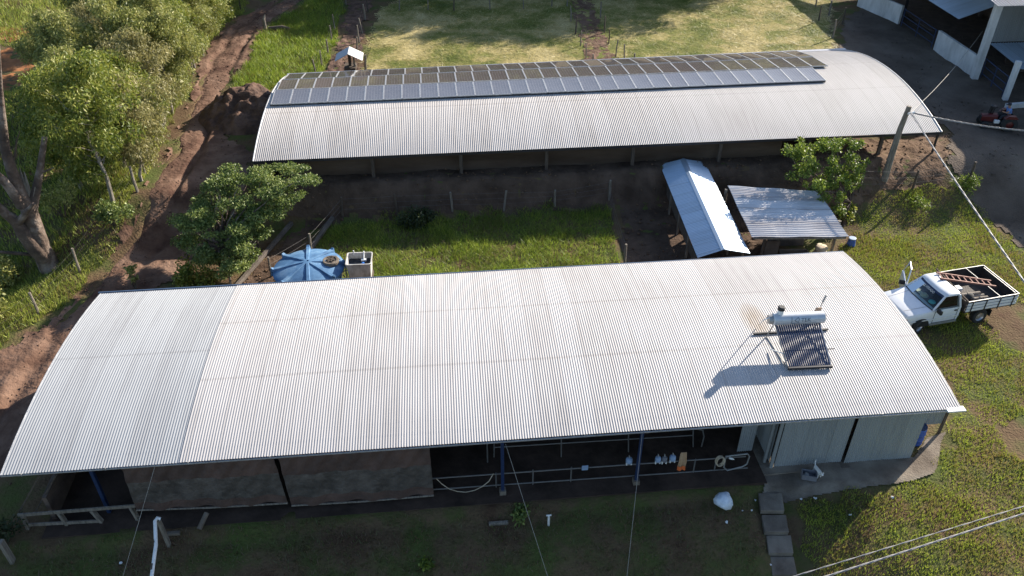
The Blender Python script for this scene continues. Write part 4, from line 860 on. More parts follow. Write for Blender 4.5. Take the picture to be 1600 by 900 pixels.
blades('shaded_grass', [p_fore, p_fore2], 230, (.05, .16), .03, M['blade_shade'], 'sparse grass and dry litter in the shaded foreground', 'grass', lean=1.2, clump=.5, cs=1.8)

# ------------------------------------------------------------------ fences, posts, kerbs
def fence(name, label, pts, h=1.0, r=.06, wires=(.35, .62, .9), lean=.06, m='wood_grey', gaps=(), wire=True, tops=None):
    base = [G(*p) for p in pts]; root = thing(name, label, 'fence', tuple(base[0])); tops_ = []
    for i, b in enumerate(base):
        hh = h * rng.uniform(.88, 1.12); t = b + Vector((rng.normal(0, lean), rng.normal(0, lean), hh)); tops_.append(t)
        mb = MB(); rr = r * rng.uniform(.8, 1.2); mb.tube([b - Vector((0, 0, .2)), b.lerp(t, .5) + Vector((rng.normal(0, .015), 0, 0)), t], [rr * 1.1, rr, rr * .9], 7); mb.build('post', M[m if rng.random() > .3 else 'wood_dark'], root)
    if wire:
        for wz in wires:
            for i in range(len(base) - 1):
                if i in gaps: continue
                a = base[i].lerp(tops_[i], wz); c = base[i + 1].lerp(tops_[i + 1], wz); L = (c - a).length
                pts_ = [a.lerp(c, k / 4) - Vector((0, 0, .015 * L * math.sin(math.pi * k / 4) * .5)) for k in range(5)]
                mb = MB(); mb.tube(pts_, .0045, 3); mb.build('wire', M['wire'], root)
    return root
fence('roadside_fence', 'post and wire fence along the left side of the dirt road', [(395, -8), (376, 15), (361, 19), (341, 22), (310, 96), (301, 117), (289, 140), (272, 164), (257, 199), (241, 224), (227, 271), (215, 300), (125, 425), (61, 491), (-10, 545)], 1.35, .065)
fence('track_fence', 'leaning posts and wire between the meadow and the muddy track', [(541, 8), (524, 47), (519, 64), (513, 86), (504, 106), (494, 118)], 1.2, .06)
fence('track_fence', 'row of posts on the straw pasture side of the muddy track', [(575, 19), (571, 32), (567, 52), (562, 67), (558, 82), (571, 112)], 1.25, .07)
fence('pasture_fence', 'thin post fence across the shaded top of the far pasture', [(624, 17), (669, 16), (709, 17), (766, 15), (818, 14), (862, 10)], 1.3, .05)
fence('pasture_fence', 'left row of posts beside the narrow track in the far pasture', [(886, 10), (892, 34), (899, 54), (907, 72), (916, 91), (926, 112)], 1.25, .05)
fence('pasture_fence', 'right row of posts beside the narrow track in the far pasture', [(938, 28), (944, 52), (951, 69), (962, 90), (976, 93), (990, 112)], 1.25, .05)
fence('pasture_fence', 'short row of posts at the corner of pasture and gravel yard', [(1274, 11), (1295, 25), (1279, 33), (1316, 38), (1301, 60)], 1.3, .06)
fence('lane_fence', 'weathered post and wire fence on the far edge of the tall grass', [(425, 432), (486, 394), (535, 337), (621, 334), (707, 329), (787, 329), (867, 321), (951, 311)], 1.15, .06)
fence('lane_fence', 'crooked fence with sagging wire on the right edge of tall grass', [(951, 311), (957, 347), (976, 412), (981, 440)], 1.1, .06)
fence('corner_fence', 'two posts and wires under the spreading tree', [(299, 421), (360, 445), (403, 392)], 1.15, .06)
fence('bank_fence', 'three dark leaning posts along the brown bank beside the pole', [(1342, 301), (1426, 296), (1512, 284)], 1.35, .06, m='wood_dark')
def kerb(a, b, label, w=.2, h=.2):
    A, B = G(*a), G(*b); o = thing('kerb_wall', label, 'kerb', tuple(A)); mb = MB()
    mb.beam(A + Vector((0, 0, h / 2 - .03)), B + Vector((0, 0, h / 2 - .03)), w, h); mb.build('kerb_run', M['concrete_dark'], o, bevel=.02); return o
kerb((362, 458), (456, 350), 'long low concrete kerb running from the roof edge towards the far barn')
kerb((470, 412), (520, 342), 'short low concrete kerb behind the blue water tank')

# pole and cables
pb = Z(1372, 313, 0); pb.z = Hs(pb.x, pb.y); pt_ = at_y(1421, 166, pb.y + .1)
pole = thing('utility_pole', 'slightly bent wooden utility pole right of the lean-to', 'pole', tuple(pb))
mb = MB(); mb.tube([pb - Vector((0, 0, .3)), pb.lerp(pt_, .35) + Vector((-.06, 0, 0)), pb.lerp(pt_, .7) + Vector((-.08, 0, 0)), pt_], [.2, .175, .15, .13], 12); mb.build('shaft', M['wood_grey'], pole, smooth=True)
mb = MB(); mb.tube([pt_ + Vector((-.05, -.2, -.35)), pt_ + Vector((.3, -.12, -.3))], .06, 8); mb.build('insulator', M['white_plastic'], pole)
def sag_path(a, b, s, n=24): return [a.lerp(b, k / n) - Vector((0, 0, s * 4 * (k / n) * (1 - k / n))) for k in range(n + 1)]
def cable(name, label, a, b, s, r, m='cable', twist=.0, n=40, strands=1, group=None):
    base = sag_path(Vector(a), Vector(b), s, n); d = (Vector(b) - Vector(a)).normalized(); sx = d.cross(Vector((0, 0, 1))).normalized(); sy = sx.cross(d)
    o = thing(name, label, 'cable', tuple(a), group=group)
    for k in range(strands):
        ph = k * 2 * math.pi / max(1, strands); pts = [p + (sx * math.cos(ph + i * 1.1) + sy * math.sin(ph + i * 1.1)) * twist for i, p in enumerate(base)]
        mb = MB(); mb.tube(pts, r, 6); mb.build('strand', M[m], o, fix=False)
    return o
top = pt_ + Vector((.1, -.1, -.3))
e1 = Z(1680, 203, 5.4); e1 = top.lerp(e1, 1.25); cable('power_cable', 'twisted pale cable from the pole top to the right edge', top, e1, .35, .022, twist=.028, strands=3, n=60)
e2 = Z(1660, 500, 5.2); e2 = top.lerp(e2, 2.2); cable('power_cable', 'twisted pale cable from the pole down past the truck', top, e2, .45, .021, twist=.025, strands=3, n=120)
e3 = W(.3, -.2, TB + 2.6); cable('guy_wire', 'thin wire from the pole up to the white corner pillar', top, e3, .5, .014, 'thin_wire')
cable('power_cable', 'lower of two twisted cables crossing the bottom right corner', *[Z(1200, 925, 5.0).lerp(Z(1690, 770, 5.3), k) for k in (-1.6, 2.6)], .14, .013, twist=.016, strands=3, n=200)
cable('power_cable', 'upper thinner cable crossing the bottom right corner', *[Z(1190, 912, 5.2).lerp(Z(1690, 760, 5.5), k) for k in (-1.6, 2.6)], .12, .009, twist=.010, strands=2, n=200)
def eave_wire(label, p0, p1):
    a = at_v(p0[0], p0[1], 19.9); b = G(*p1); cable('stay_wire', label, a, b + Vector((0, 0, .05)), .0, .008, 'thin_wire')
eave_wire('thin stay wire from the eave above the left tarp to the ground', (244, 722), (186, 925))
eave_wire('thin stay wire slanting right from beside the blue post', (790, 694), (863, 925))
eave_wire('thin bright wire from the eave near the hanging pails', (1004, 672), (977, 925))

# ------------------------------------------------------------------ around the sheds
steps = thing('concrete_steps', 'flight of four worn concrete slab steps below the apron', 'steps', tuple(Z(1215, 830, -.4)))
for q, z in zip(STEP_PX, STEP_Z):
    mb = MB(); mb.prism([Z(p[0], p[1], z) - Vector((0, 0, .2)) for p in q], (0, 0, .2)); mb.build('tread', M['concrete'], steps, bevel=.025)
# tarps
def tarp(label, tl, tr, bl, br, s0, s1):
    root = thing('tarp_curtain', label, 'tarp', tuple(at_v(*bl, 20.0)))
    A, B, C, D = (at_v(p[0], p[1], 20.02) for p in (tl, tr, bl, br))
    for nm, t0, t1, m in (('upper_band', 0, s0, 'tarp_red'), ('clear_band', s0, s1, 'tarp_clear'), ('lower_band', s1, 1, 'tarp_red')):
        xs = np.linspace(0, 1, 60); ts = np.linspace(t0, t1, 10); XX, TT = np.meshgrid(xs, ts, indexing='ij'); a = np.array
        P = (a(A) * (1 - XX[..., None]) + a(B) * XX[..., None]) * (1 - TT[..., None]) + (a(C) * (1 - XX[..., None]) + a(D) * XX[..., None]) * TT[..., None]
        P[..., 1] -= .05 * np.sin(XX * 31 + TT * 3) * TT + .04 * np.sin(XX * 12) + .03 * np.sin((XX + TT * .35) * 60) * (1 - TT) ** 2 * 2
        I = np.arange(XX.size).reshape(XX.shape); np_mesh(nm, P.reshape(-1, 3), np.stack([I[:-1, :-1], I[1:, :-1], I[1:, 1:], I[:-1, 1:]], -1).reshape(-1, 4), M[m], root, smooth=True)
    mb = MB(); mb.tube([C + Vector((0, -.02, .02)), C.lerp(D, .5) + Vector((0, -.03, -.02)), D + Vector((0, -.02, .02))], .035, 7); mb.build('hem_pole', M['wood_grey'], root); return root
tarp('left brown and clear plastic tarp curtain hanging under the eave', (186, 722), (424, 706), (214, 797), (450, 786), .42, .84)
tarp('right brown and clear plastic tarp curtain hanging under the eave', (432, 706), (670, 692), (456, 790), (678, 774), .42, .84)
# pipe railings
fr_ = thing('pipe_railing', 'two bar pipe railing along the front of the milking floor', 'railing', tuple(at_v(833, 764, 20.35)))
for (x0, y0), (x1, y1) in (((460, 763), (1165, 713)), ((470, 779), (1168, 731))):
    mb = MB(); mb.tube([at_v(x0, y0, 20.35), at_v(x1, y1, 20.35)], .028, 8); mb.build('bar', M['rail'], fr_)
for x, yt in ((775, 739), (833, 734), (893, 730), (1087, 717), (1120, 716)):
    t = at_v(x, yt, 20.35); mb = MB(); mb.tube([t, Vector((t.x, t.y, .02))], .028, 8); mb.build('upright', M['rail'], fr_)
bk = thing('pipe_railing', 'higher pipe railing with bent ends deeper inside the shed', 'railing', tuple(at_v(880, 715, 21.6)))
vq = 21.6
mb = MB(); mb.tube([at_v(762, 724, vq), at_v(761, 694, vq), at_v(765, 690, vq), at_v(785, 689, vq)], .028, 8); mb.build('bent_end', M['rail'], bk)
mb = MB(); mb.tube([at_v(1094, 706, vq), at_v(1100, 682, vq), at_v(1098, 672, vq), at_v(1085, 669, vq)], .028, 8); mb.build('bent_end', M['rail'], bk)
mb = MB(); mb.tube([at_v(772, 699, vq), at_v(1083, 680, vq)], .025, 8); mb.build('bar', M['rail'], bk)
for x, y0, y1 in ((772, 690, 714), (877, 684, 715), (982, 678, 712), (1083, 672, 698)):
    mb = MB(); mb.tube([at_v(x, y0, vq), at_v(x, y1, vq)], .025, 8); mb.build('upright', M['rail'], bk)
# loop gate at the end of the railing
vg = 20.25; lp = thing('pipe_loop', 'rounded pipe loop at the right end of the front railing', 'gate', tuple(at_v(1150, 735, vg)))
mb = MB(); mb.tube([at_v(x, y, vg) for x, y in ((1134, 713), (1168, 709), (1171, 713), (1167, 725), (1160, 729), (1136, 735), (1131, 730), (1134, 713))], .03, 8); mb.build('loop', M['galv'], lp)
# things on the railing
def pail(px, py, label, m='pail_blue', sc=1.0, square=False):
    c = at_v(px, py, 20.28); o = thing('milking_pail' if not square else 'plate', label, 'pail' if not square else 'plate', tuple(c), BA, None)
    mb = MB()
    if square: mb.box((0, 0, 0), (.24, .03, .24)); mb.build('plate_body', M[m], o, world=False, bevel=.01); return o
    s = .13 * sc; mb.lathe([(.02, .16), (s * .55, .15), (s * .95, .09), (s, .0), (s * .95, -.06)], 14); mb.build('body', M[m], o, world=False, smooth=True)
    for dx in (-.08, .08):
        mb = MB(); mb.tube([(dx * sc, -.02, -.05), (dx * sc * 1.1, -.03, -.19)], [.04, .03], 8); mb.build('cup', M['white_plastic'], o, world=False)
    mb = MB(); mb.tube([(0, 0, .16), (.0, .03, .24), (0, .08, .2)], .02, 6); mb.build('hook', M['galv'], o, world=False)
    return o
pail(914, 731, 'flat square pale blue plate hanging on the front railing', square=True)
pail(983, 720, 'pale blue milking pail alone on the railing left of the bright wire')
pail(1028, 718, 'pale blue milking pail, left one of a close pair on railing', sc=.9)
pail(1038, 718, 'greyish milking pail, right one of a close pair on railing', 'crate', .85)
pail(1051, 716, 'pale blue milking pail hanging next to the orange edged cloth', sc=.95)
def cloth(px, py0, py1, w, label):
    A = at_v(px, py0, 20.28); B = at_v(px, py1, 20.28); o = thing('hanging_cloth', label, 'cloth', tuple(B), BA); h = A.z - B.z
    for nm, z0, z1, m in (('cloth_body', h * .2, h, 'towel'), ('cloth_hem', 0, h * .2, 'orange')):
        xs = np.linspace(-w / 2, w / 2, 16); zs = np.linspace(z0, z1, 8); XX, ZZ = np.meshgrid(xs, zs, indexing='ij'); YY = .03 * np.sin(XX * 30) * (1 - ZZ / h) + .02 * np.sin(ZZ * 9)
        XX = XX * (1 - .25 * (ZZ / h) ** 3); I = np.arange(XX.size).reshape(XX.shape)
        e = np_mesh(nm, np.stack([XX, YY, ZZ], -1).reshape(-1, 3), np.stack([I[:-1, :-1], I[1:, :-1], I[1:, 1:], I[:-1, 1:]], -1).reshape(-1, 4), M[m], smooth=True); e.parent = o
        s = e.modifiers.new('thick', 'SOLIDIFY'); s.thickness = .015
cloth(1064, 708, 735, .3, 'tan cloth with bright orange hem draped over the railing')
c = at_v(1124, 719, 20.25); o = thing('hose_coil', 'coil of pale hose hung near the end of the railing', 'hose', tuple(c), BA)
for k in range(4):
    mb = MB(); mb.tube([(.15 * math.cos(a) + .01 * k, -.03 * k, .24 * math.sin(a)) for a in np.linspace(0, 6.28, 20)], .02, 6); mb.build('turn', M['sack'], o, world=False)
c = at_v(1143, 717, 20.25); o = thing('bottle', 'small white bottle lying inside the pipe loop', 'bottle', tuple(c)); mb = MB()
mb.tube([(-.10, 0, .05), (.03, 0, .0), (.07, 0, -.015), (.1, 0, -.03)], [.04, .04, .02, .018], 10); mb.build('bottle_body', M['white_plastic'], o, world=False)
o = thing('hose', 'sagging pale hose looped below the front railing', 'hose', tuple(at_v(725, 768, 20.2))); mb = MB()
mb.tube([at_v(x, y, 20.22) for x, y in ((682, 748), (690, 756), (702, 764), (715, 768), (728, 769), (742, 766), (754, 760), (764, 752), (771, 740))], .016, 6); mb.build('hose_run', M['sack'], o)
# wooden rail at the left front
wr = thing('plank_fence', 'rough plank fence at the shaded left front corner of the shed', 'fence', tuple(G(107, 822)))
vp = uv_of(*G(107, 822)[:2])[1]
for (x0, y0), (x1, y1) in (((28, 805), (216, 790)), ((44, 820), (158, 814))):
    mb = MB(); mb.beam(at_v(x0, y0, vp), at_v(x1, y1, vp), .05, .13); mb.build('rail', M['wood_grey'], wr)
for xt, yt, xb, yb in ((92, 801, 107, 822), (143, 797, 160, 816), (204, 791, 217, 813), (35, 805, 45, 826)):
    mb = MB(); mb.beam(at_v(xt, yt, vp + .05), at_v(xb, yb, vp + .03), .15, .1); mb.build('post', M['wood_grey'], wr)
# pipe on a stake
b = G(265, 853); t = at_y(247, 811, b.y); o = thing('pipe_stand', 'white plastic pipe slanting down from a short stake', 'pipe', tuple(b))
mb = MB(); mb.beam(b - Vector((0, 0, .1)), t, .14, .1); mb.build('stake', M['wood_grey'], o)
q = Z(233, 930, .55); mb = MB(); mb.tube([t + Vector((.08, 0, 0)), t + Vector((-.02, 0, .06)), t + Vector((-.06, -.1, .03)), t.lerp(q, .35) + Vector((.03, 0, 0)), q], .06, 10); mb.build('pipe', M['white_plastic'], o, smooth=True)
for k in (.3, .62, .66, .85):
    mb = MB(); c = t.lerp(q, k); d = (q - t).normalized(); mb.tube([c - d * .05, c + d * .06], .063, 10); mb.build('stain_band', M['wood_dark'], o)
b = G(21, 878); t = at_y(1, 846, b.y); o = thing('leaning_post', 'short pale post leaning left in the bottom left corner', 'post', tuple(b)); mb = MB(); mb.beam(b - Vector((0, 0, .1)), t, .2, .12); mb.build('post_body', M['wood_grey'], o)
b = G(312, 829); o = thing('broken_pipe', 'short broken concrete pipe end beside the shaded ditch', 'pipe', tuple(b)); mb = MB(); mb.tube([b + Vector((0, 0, .08)), b + Vector((.18, .5, .35))], .09, 10); mb.build('pipe_body', M['concrete'], o)
for px, py, L, lab, w in ((272, 835, .45, 'small concrete block beside the pipe stand', .14), (779, 819, .7, 'pale plank lying in the shaded weeds', .12), (497, 786, .25, 'small pale brick under the tarp hem', .14)):
    b = G(px, py); o = thing('plank' if 'plank' in lab else 'block', lab, 'plank' if 'plank' in lab else 'block', tuple(b), BA); mb = MB(); mb.box((0, 0, .06), (L, w, .12)); mb.build('slab', M['wood_grey'] if 'plank' in lab else M['concrete'], o, world=False, bevel=.015)
b = G(857, 821); o = thing('tap_post', 'white tap post standing in the shaded grass', 'tap', tuple(b)); mb = MB(); mb.tube([(0, 0, -.05), (0, 0, .55)], .04, 8); mb.build('riser', M['white_plastic'], o, world=False)
mb = MB(); mb.tube([(-.09, 0, .55), (.09, 0, .57)], .03, 8); mb.build('tap', M['white_plastic'], o, world=False)
b = G(1124, 800); o = thing('plastic_bag', 'bulging pale blue plastic sack lying on shaded grass', 'bag', tuple(b)); mb = MB()
mb.lathe([(.05, .0), (.25, .02), (.34, .14), (.33, .3), (.24, .45), (.13, .55), (.05, .62)], 18); e = mb.build('bag_body', M['bag'], o, world=False, smooth=True)
for v in e.data.vertices:
    n_ = vnoise(v.co.x + 9, v.co.y + v.co.z + 5, .16, 61); v.co.x *= .8 + .4 * n_; v.co.y *= .85 + .35 * n_
e.rotation_euler = (R(-52), R(18), R(-25)); e.location = (0, .05, .2)
for px, py, s, lab in ((1394, 778, .10, 'white scrap of paper in sunlit grass near the shadow edge'), (1328, 806, .10, 'small white scrap in shaded grass below the doors'), (1251, 781, .10, 'white scrap beside the top step'), (1273, 780, .11, 'grey white scrap right of the top step'),
                       (1135, 817, .12, 'white crumpled scrap just below the plastic sack'), (1160, 799, .07, 'tiny white scrap right of the plastic sack'), (1174, 799, .07, 'tiny white scrap left of the second step'), (1204, 884, .09, 'white scrap on the edge of the lowest step'), (190, 881, .12, 'white scrap in the shaded bottom left earth'), (1180, 783, .10, 'pale green scrap left of the top step')):
    s *= .65; b = G(px, py); o = thing('litter', lab, 'litter', tuple(b + Vector((0, 0, .03))), rng.uniform(0, 6), 'bits of litter in the grass'); mb = MB()
    n = 7; ring = [(s * rng.uniform(.6, 1.2) * math.cos(a), s * rng.uniform(.5, 1) * math.sin(a), rng.uniform(0, .06)) for a in np.linspace(0, 6.28, n, endpoint=False)]
    mb.add(ring + [(0, 0, s * .7), (0, 0, 0)], [(i, (i + 1) % n, n) for i in range(n)] + [((i + 1) % n, i, n + 1) for i in range(n)]); mb.build('scrap', M['white_plastic'], o, world=False)
# crate and white cat
b = Z(1263, 746, .1); o = thing('plastic_crate', 'grey plastic crate lying on the apron by the doors', 'crate', tuple(b), R(-12)); mb = MB()
for q in (((-.26, 0), (.02, .32)), ((.26, 0), (.02, .32)), ((0, -.16), (.5, .02)), ((0, .16), (.5, .02))): mb.box((*q[0], .13), (*q[1], .24))
mb.build('sides', M['crate'], o, world=False); mb = MB(); mb.box((0, 0, .02), (.5, .3, .03)); mb.build('base', M['crate'], o, world=False)
mb = MB(); mb.lathe([(.02, 0), (.09, .01), (.11, .1), (.06, .16), (.02, .17)], 10, (-.1, 0, .04)); mb.build('cup', M['galv'], o, world=False)
def skin_body(name, nodes, edges, m, parent, lv=2):
    me = bpy.data.meshes.new(name); me.from_pydata([n[:3] for n in nodes], edges, []); o = bpy.data.objects.new(name, me); COL.objects.link(o)
    sk = o.modifiers.new('skin', 'SKIN'); 
    for i, n in enumerate(nodes):
        d = me.skin_vertices[0].data[i]; r = n[3]; d.radius = (r, r); d.use_root = (i == 0)
    sk.use_smooth_shade = True; ss = o.modifiers.new('sub', 'SUBSURF'); ss.levels = lv; ss.render_levels = lv
    me.materials.append(m); o.parent = parent; return o
b = Z(1276, 742, .09); o = thing('cat', 'white cat standing on the apron facing the camera', 'cat', tuple(b), R(-80))
skin_body('body', [(-.16, 0, .24, .075), (0, 0, .25, .08), (.14, 0, .25, .07), (.22, 0, .31, .05), (.29, 0, .35, .062), (.35, 0, .33, .03),
                   (.14, .06, .14, .032), (.15, .065, .02, .022), (.14, -.06, .14, .032), (.17, -.065, .02, .022), (-.15, .06, .15, .04), (-.19, .065, .09, .025), (-.17, .065, .02, .022), (-.15, -.06, .15, .04), (-.19, -.065, .09, .025), (-.16, -.065, .02, .022),
                   (-.25, 0, .28, .025), (-.33, .03, .36, .02), (-.36, .06, .45, .015)],
          [(0, 1), (1, 2), (2, 3), (3, 4), (4, 5), (2, 6), (6, 7), (2, 8), (8, 9), (0, 10), (10, 11), (11, 12), (0, 13), (13, 14), (14, 15), (0, 16), (16, 17), (17, 18)], M['fur_white'], o)
for s in (-1, 1):
    mb = MB(); mb.lathe([(.025, 0), (.012, .035), (.001, .06)], 6, (.28, s * .035, .395)); mb.build('ear', M['fur_white'], o, world=False)
# blue drum behind the screen
b = Z(1428, 690, .0); o = thing('blue_drum', 'blue plastic drum half hidden behind the sliding doors', 'drum', tuple(b)); mb = MB()
mb.lathe([(.24, 0), (.28, .03), (.28, .28), (.295, .3), (.28, .32), (.28, .55), (.295, .57), (.28, .6), (.28, .82), (.24, .86)], 20); mb.build('drum_body', M['barrel_blue'], o, world=False, smooth=True)
mb = MB(); mb.lathe([(.25, .86), (.27, .87), (.27, .9), (.2, .9)], 20); mb.build('lid', M['blue_paint'], o, world=False)

# water tanks behind the shed
c = Z(482, 418, 1.45); ctr = Vector((c.x, c.y, 0)); o = thing('water_tank', 'big round blue water tank with ribbed lid behind the shed', 'tank', tuple(ctr))
RT = 1.62; mb = MB(); mb.lathe([(RT * .86, 0), (RT * .98, 1.28), (RT * 1.03, 1.30), (RT * 1.03, 1.36)], 40); mb.build('body', M['tank_blue'], o, world=False, smooth=True)
lid = MB(); lid.lathe([(RT * 1.05, 1.33), (RT * 1.05, 1.42), (RT * .95, 1.5), (RT * .6, 1.66), (RT * .2, 1.78), (.02, 1.8)], 40); lid_o = lid.build('lid', M['tank_blue'], o, world=False, smooth=True)
for k in range(8):
    a = k * math.pi / 4 + .2; ca, sa = math.cos(a), math.sin(a); mb = MB(); rings = []
    for r, z, w in ((.05, 1.80, .10), (RT * .4, 1.73, .11), (RT * .75, 1.62, .12), (RT * 1.0, 1.56, .13), (RT * 1.06, 1.62, .10)):
        x, y = r * ca, r * sa; rings.append([(x - sa * w, y + ca * w, z - .12), (x - sa * w * .7, y + ca * w * .7, z + .05), (x + sa * w * .7, y - ca * w * .7, z + .05), (x + sa * w, y - ca * w, z - .12)])
    mb.loft(rings); mb.build('rib', M['tank_blue'], lid_o, world=False, bevel=.02)
for k in range(8):
    a = k * math.pi / 4 + .2; mb = MB(); mb.tube([(RT * 1.06 * math.cos(a), RT * 1.06 * math.sin(a), 1.62), (RT * 1.08 * math.cos(a), RT * 1.08 * math.sin(a), 1.2)], .05, 6); mb.build('lid_clip', M['tank_blue'], lid_o, world=False)
a = -.15; mb = MB(); mb.lathe([(.36, 1.52), (.40, 1.55), (.40, 1.66), (.36, 1.70), (.28, 1.70), (.27, 1.66), (.05, 1.66)], 24, (RT * .66, RT * .12, .08)); mb.build('hatch', M['concrete'], lid_o, world=False, smooth=True)
for k in range(3):
    an = k * math.pi / 3; mb = MB(); mb.beam((RT * .66 - .2 * math.cos(an), RT * .12 - .2 * math.sin(an), 1.775), (RT * .66 + .2 * math.cos(an), RT * .12 + .2 * math.sin(an), 1.775), .07, .05); mb.build('hatch_handle', M['wood_dark'], lid_o, world=False)
mb = MB(); mb.tube([(1.2, .8, 1.6), (1.75, .2, 1.5), (1.9, -.5, .2)], .03, 6); mb.build('hose', M['galv'], o, world=False)
mb = MB(); mb.tube([(-.2, -1.7, 1.0), (.9, -1.2, 1.45)], .025, 6); mb.build('rope', M['cable'], o, world=False)
cq = Z(561, 403, 1.9); o = thing('header_tank', 'open topped square cream tank with float valve on a stand', 'tank', (cq.x, cq.y, 0), R(4))
def rr(w, d, z, r=.1):
    pts = []
    for sx, sy, a0 in ((1, 1, 0), (-1, 1, 90), (-1, -1, 180), (1, -1, 270)):
        for k in range(5): a = R(a0 + k * 22.5); pts.append((sx * (w / 2 - r) + r * math.cos(a), sy * (d / 2 - r) + r * math.sin(a), z))
    return pts
mb = MB(); mb.loft([rr(1.02, .86, .85), rr(1.06, .90, 1.0), rr(1.16, 1.0, 1.8), rr(1.24, 1.08, 1.82), rr(1.24, 1.08, 1.88), rr(1.14, .98, 1.88), rr(1.08, .92, 1.3)], cap=False); mb.build('shell', M['tank_cream'], o, world=False, smooth=True)
mb = MB(); mb.add(rr(1.1, .94, 1.56), [tuple(range(20))]); mb.build('water', M['water'], o, world=False)
bm = MB(); bm.lathe([(.001, -.1), (.06, -.08), (.1, 0), (.06, .08), (.001, .1)], 14, (.18, -.12, 1.62)); bm.build('float', M['pvc_blue'], o, world=False, smooth=True)
mb = MB(); mb.tube([(.2, .48, 1.95), (.2, .4, 1.97), (.2, .3, 1.85), (.2, .1, 1.72)], .03, 8); mb.build('valve_arm', M['white_plastic'], o, world=False); mb = MB(); mb.box((.2, .12, 1.7), (.24, .12, .08)); mb.build('valve', M['white_plastic'], o, world=False)
mb = MB(); mb.tube([(-.3, .5, 1.75), (-.3, .52, 2.0)], .03, 8); mb.build('inlet', M['white_plastic'], o, world=False)
mb = MB(); mb.box((0, 0, .79), (1.15, 1.0, .1)); mb.build('stand_top', M['wood_dark'], o, world=False)
for sx in (-.45, .45):
    for sy in (-.4, .4): mb = MB(); mb.box((sx, sy, .36), (.14, .14, .76)); mb.build('stand_leg', M['wood_dark'], o, world=False)
mb = MB(); mb.tube([(-.6, 0, 1.2), (-1.1, .02, 1.1)], .025, 6); mb.build('pipe', M['galv'], o, world=False)

# things under and beside the lean-to
b = G(1329, 383); o = thing('blue_bucket', 'upturned blue bucket on the grass beside the lean-to', 'bucket', tuple(b)); mb = MB()
mb.lathe([(.21, 0), (.24, .02), (.22, .08), (.18, .42), (.12, .44)], 18); mb.build('bucket_body', M['barrel_blue'], o, world=False, smooth=True); mb = MB(); mb.lathe([(.185, .41), (.19, .46), (.17, .465)], 18); mb.build('bucket_base', M['pail_blue'], o, world=False)
b = Z(1281, 390, .45); b.z = Hs(b.x, b.y); o = thing('feed_sacks', 'crumpled cream sacks piled by the right lean-to post', 'sacks', tuple(b)); 
for k, (x, y, z, s) in enumerate(((0, 0, .2, .36), (.28, -.1, .15, .3), (.1, .1, .52, .32), (-.25, -.15, .14, .28))):
    mb = MB(); mb.lathe([(.02, -.18), (s * .8, -.15), (s, 0), (s * .85, .14), (.05, .2)], 14, (x, y, z)); e = mb.build('sack', M['sack'], o, world=False, smooth=True)
    for v in e.data.vertices: n_ = vnoise(v.co.x * 1 + 3 + k, v.co.y + v.co.z, .12, 63); v.co.x += (n_ - .5) * .16; v.co.z += (n_ - .5) * .12
b = Z(1240, 398, .3); b.z = Hs(b.x, b.y); o = thing('feed_trough', 'grey trough leaning in the shade under the lean-to', 'trough', tuple(b)); mb = MB()
mb.loft([rr(1.3, .5, 0), rr(1.5, .6, .45), rr(1.42, .52, .45), rr(1.25, .42, .08)], cap=False); mb.build('trough_body', M['concrete'], o, world=False)
b = Z(1206, 392, .6); b.z = Hs(b.x, b.y); o = thing('board', 'grey board leaning against the left lean-to post', 'board', tuple(b)); mb = MB(); mb.box((0, .1, .55), (.7, .05, 1.1)); mb.build('board_face', M['concrete_dark'], o, world=False)

# roofed mineral trough
b = G(549, 116); o = thing('mineral_feeder', 'little white gable roof on a post beside the muddy track', 'feeder', tuple(b), R(5))
mb = MB(); mb.beam((0, 0, -.2), (0, 0, 1.62), .2, .2); mb.build('post', M['wood_dark'], o, world=False)
mb = MB(); mb.beam((.35, -.2, -.2), (.3, -.2, 1.5), .12, .12); mb.build('post', M['wood_grey'], o, world=False)
for s in (-1, 1):
    mb = MB(); mb.prism([(0, -.75, 1.72), (s * .95, -.75, 1.22), (s * .95, .75, 1.22), (0, .75, 1.72)], (0, 0, .04)); mb.build('roof_slope', M['roof_zinc'] if s < 0 else M['whitewash'], o, world=False)  # sunward slope coloured white, the other bluish: light and shade painted in
mb = MB(); mb.box((0, 0, .5), (.8, 1.1, .3)); mb.build('trough', M['wood_dark'], o, world=False)
# soil heap by the far barn
b = Z(385, 185, 1.4); o = thing('soil_heap', 'heap of dark loose soil at the left end of the solar roof', 'heap', (b.x, b.y, Hs(b.x, b.y)))
n = 90; q = np.linspace(-4.4, 4.4, n); XX, YY = np.meshgrid(q, q, indexing='ij'); WX, WY = XX + b.x, YY + b.y
e_ = np.hypot((XX - .5) / 3.4, YY / 3.2 + .1); prof = np.clip(1 - e_, 0, 1) ** .8
ZZ = prof * (1.5 + .9 * vnoise(WX, WY, 1.3, 71)) + (vnoise(WX, WY, .45, 72) - .5) * .45 * np.minimum(1, prof * 3) + (vnoise(WX, WY, .2, 73) - .5) * .2 * np.minimum(1, prof * 4) - .12
ZZ = ZZ + H(WX, WY) - Hs(b.x, b.y); I = np.arange(n * n).reshape(n, n)
e = np_mesh('heap_body', np.stack([XX, YY, ZZ], -1).reshape(-1, 3), np.stack([I[:-1, :-1], I[1:, :-1], I[1:, 1:], I[:-1, 1:]], -1).reshape(-1, 4), M['mud'], smooth=True); e.parent = o
# stump and log in the meadow
b = G(432, 48); o = thing('log_pile', 'dark log and pale stump lying in shaded meadow grass', 'logs', tuple(b)); mb = MB(); mb.tube([(-.6, 0, .15), (.5, .1, .18), (1.1, -.1, .14)], [.18, .22, .16], 10); mb.build('log', M['wood_dark'], o, world=False)
mb = MB(); mb.tube([(-.9, .1, -.1), (-.9, .1, .9), (-.8, .3, 1.2)], [.16, .13, .04], 8); mb.build('stump', M['wood_grey'], o, world=False)

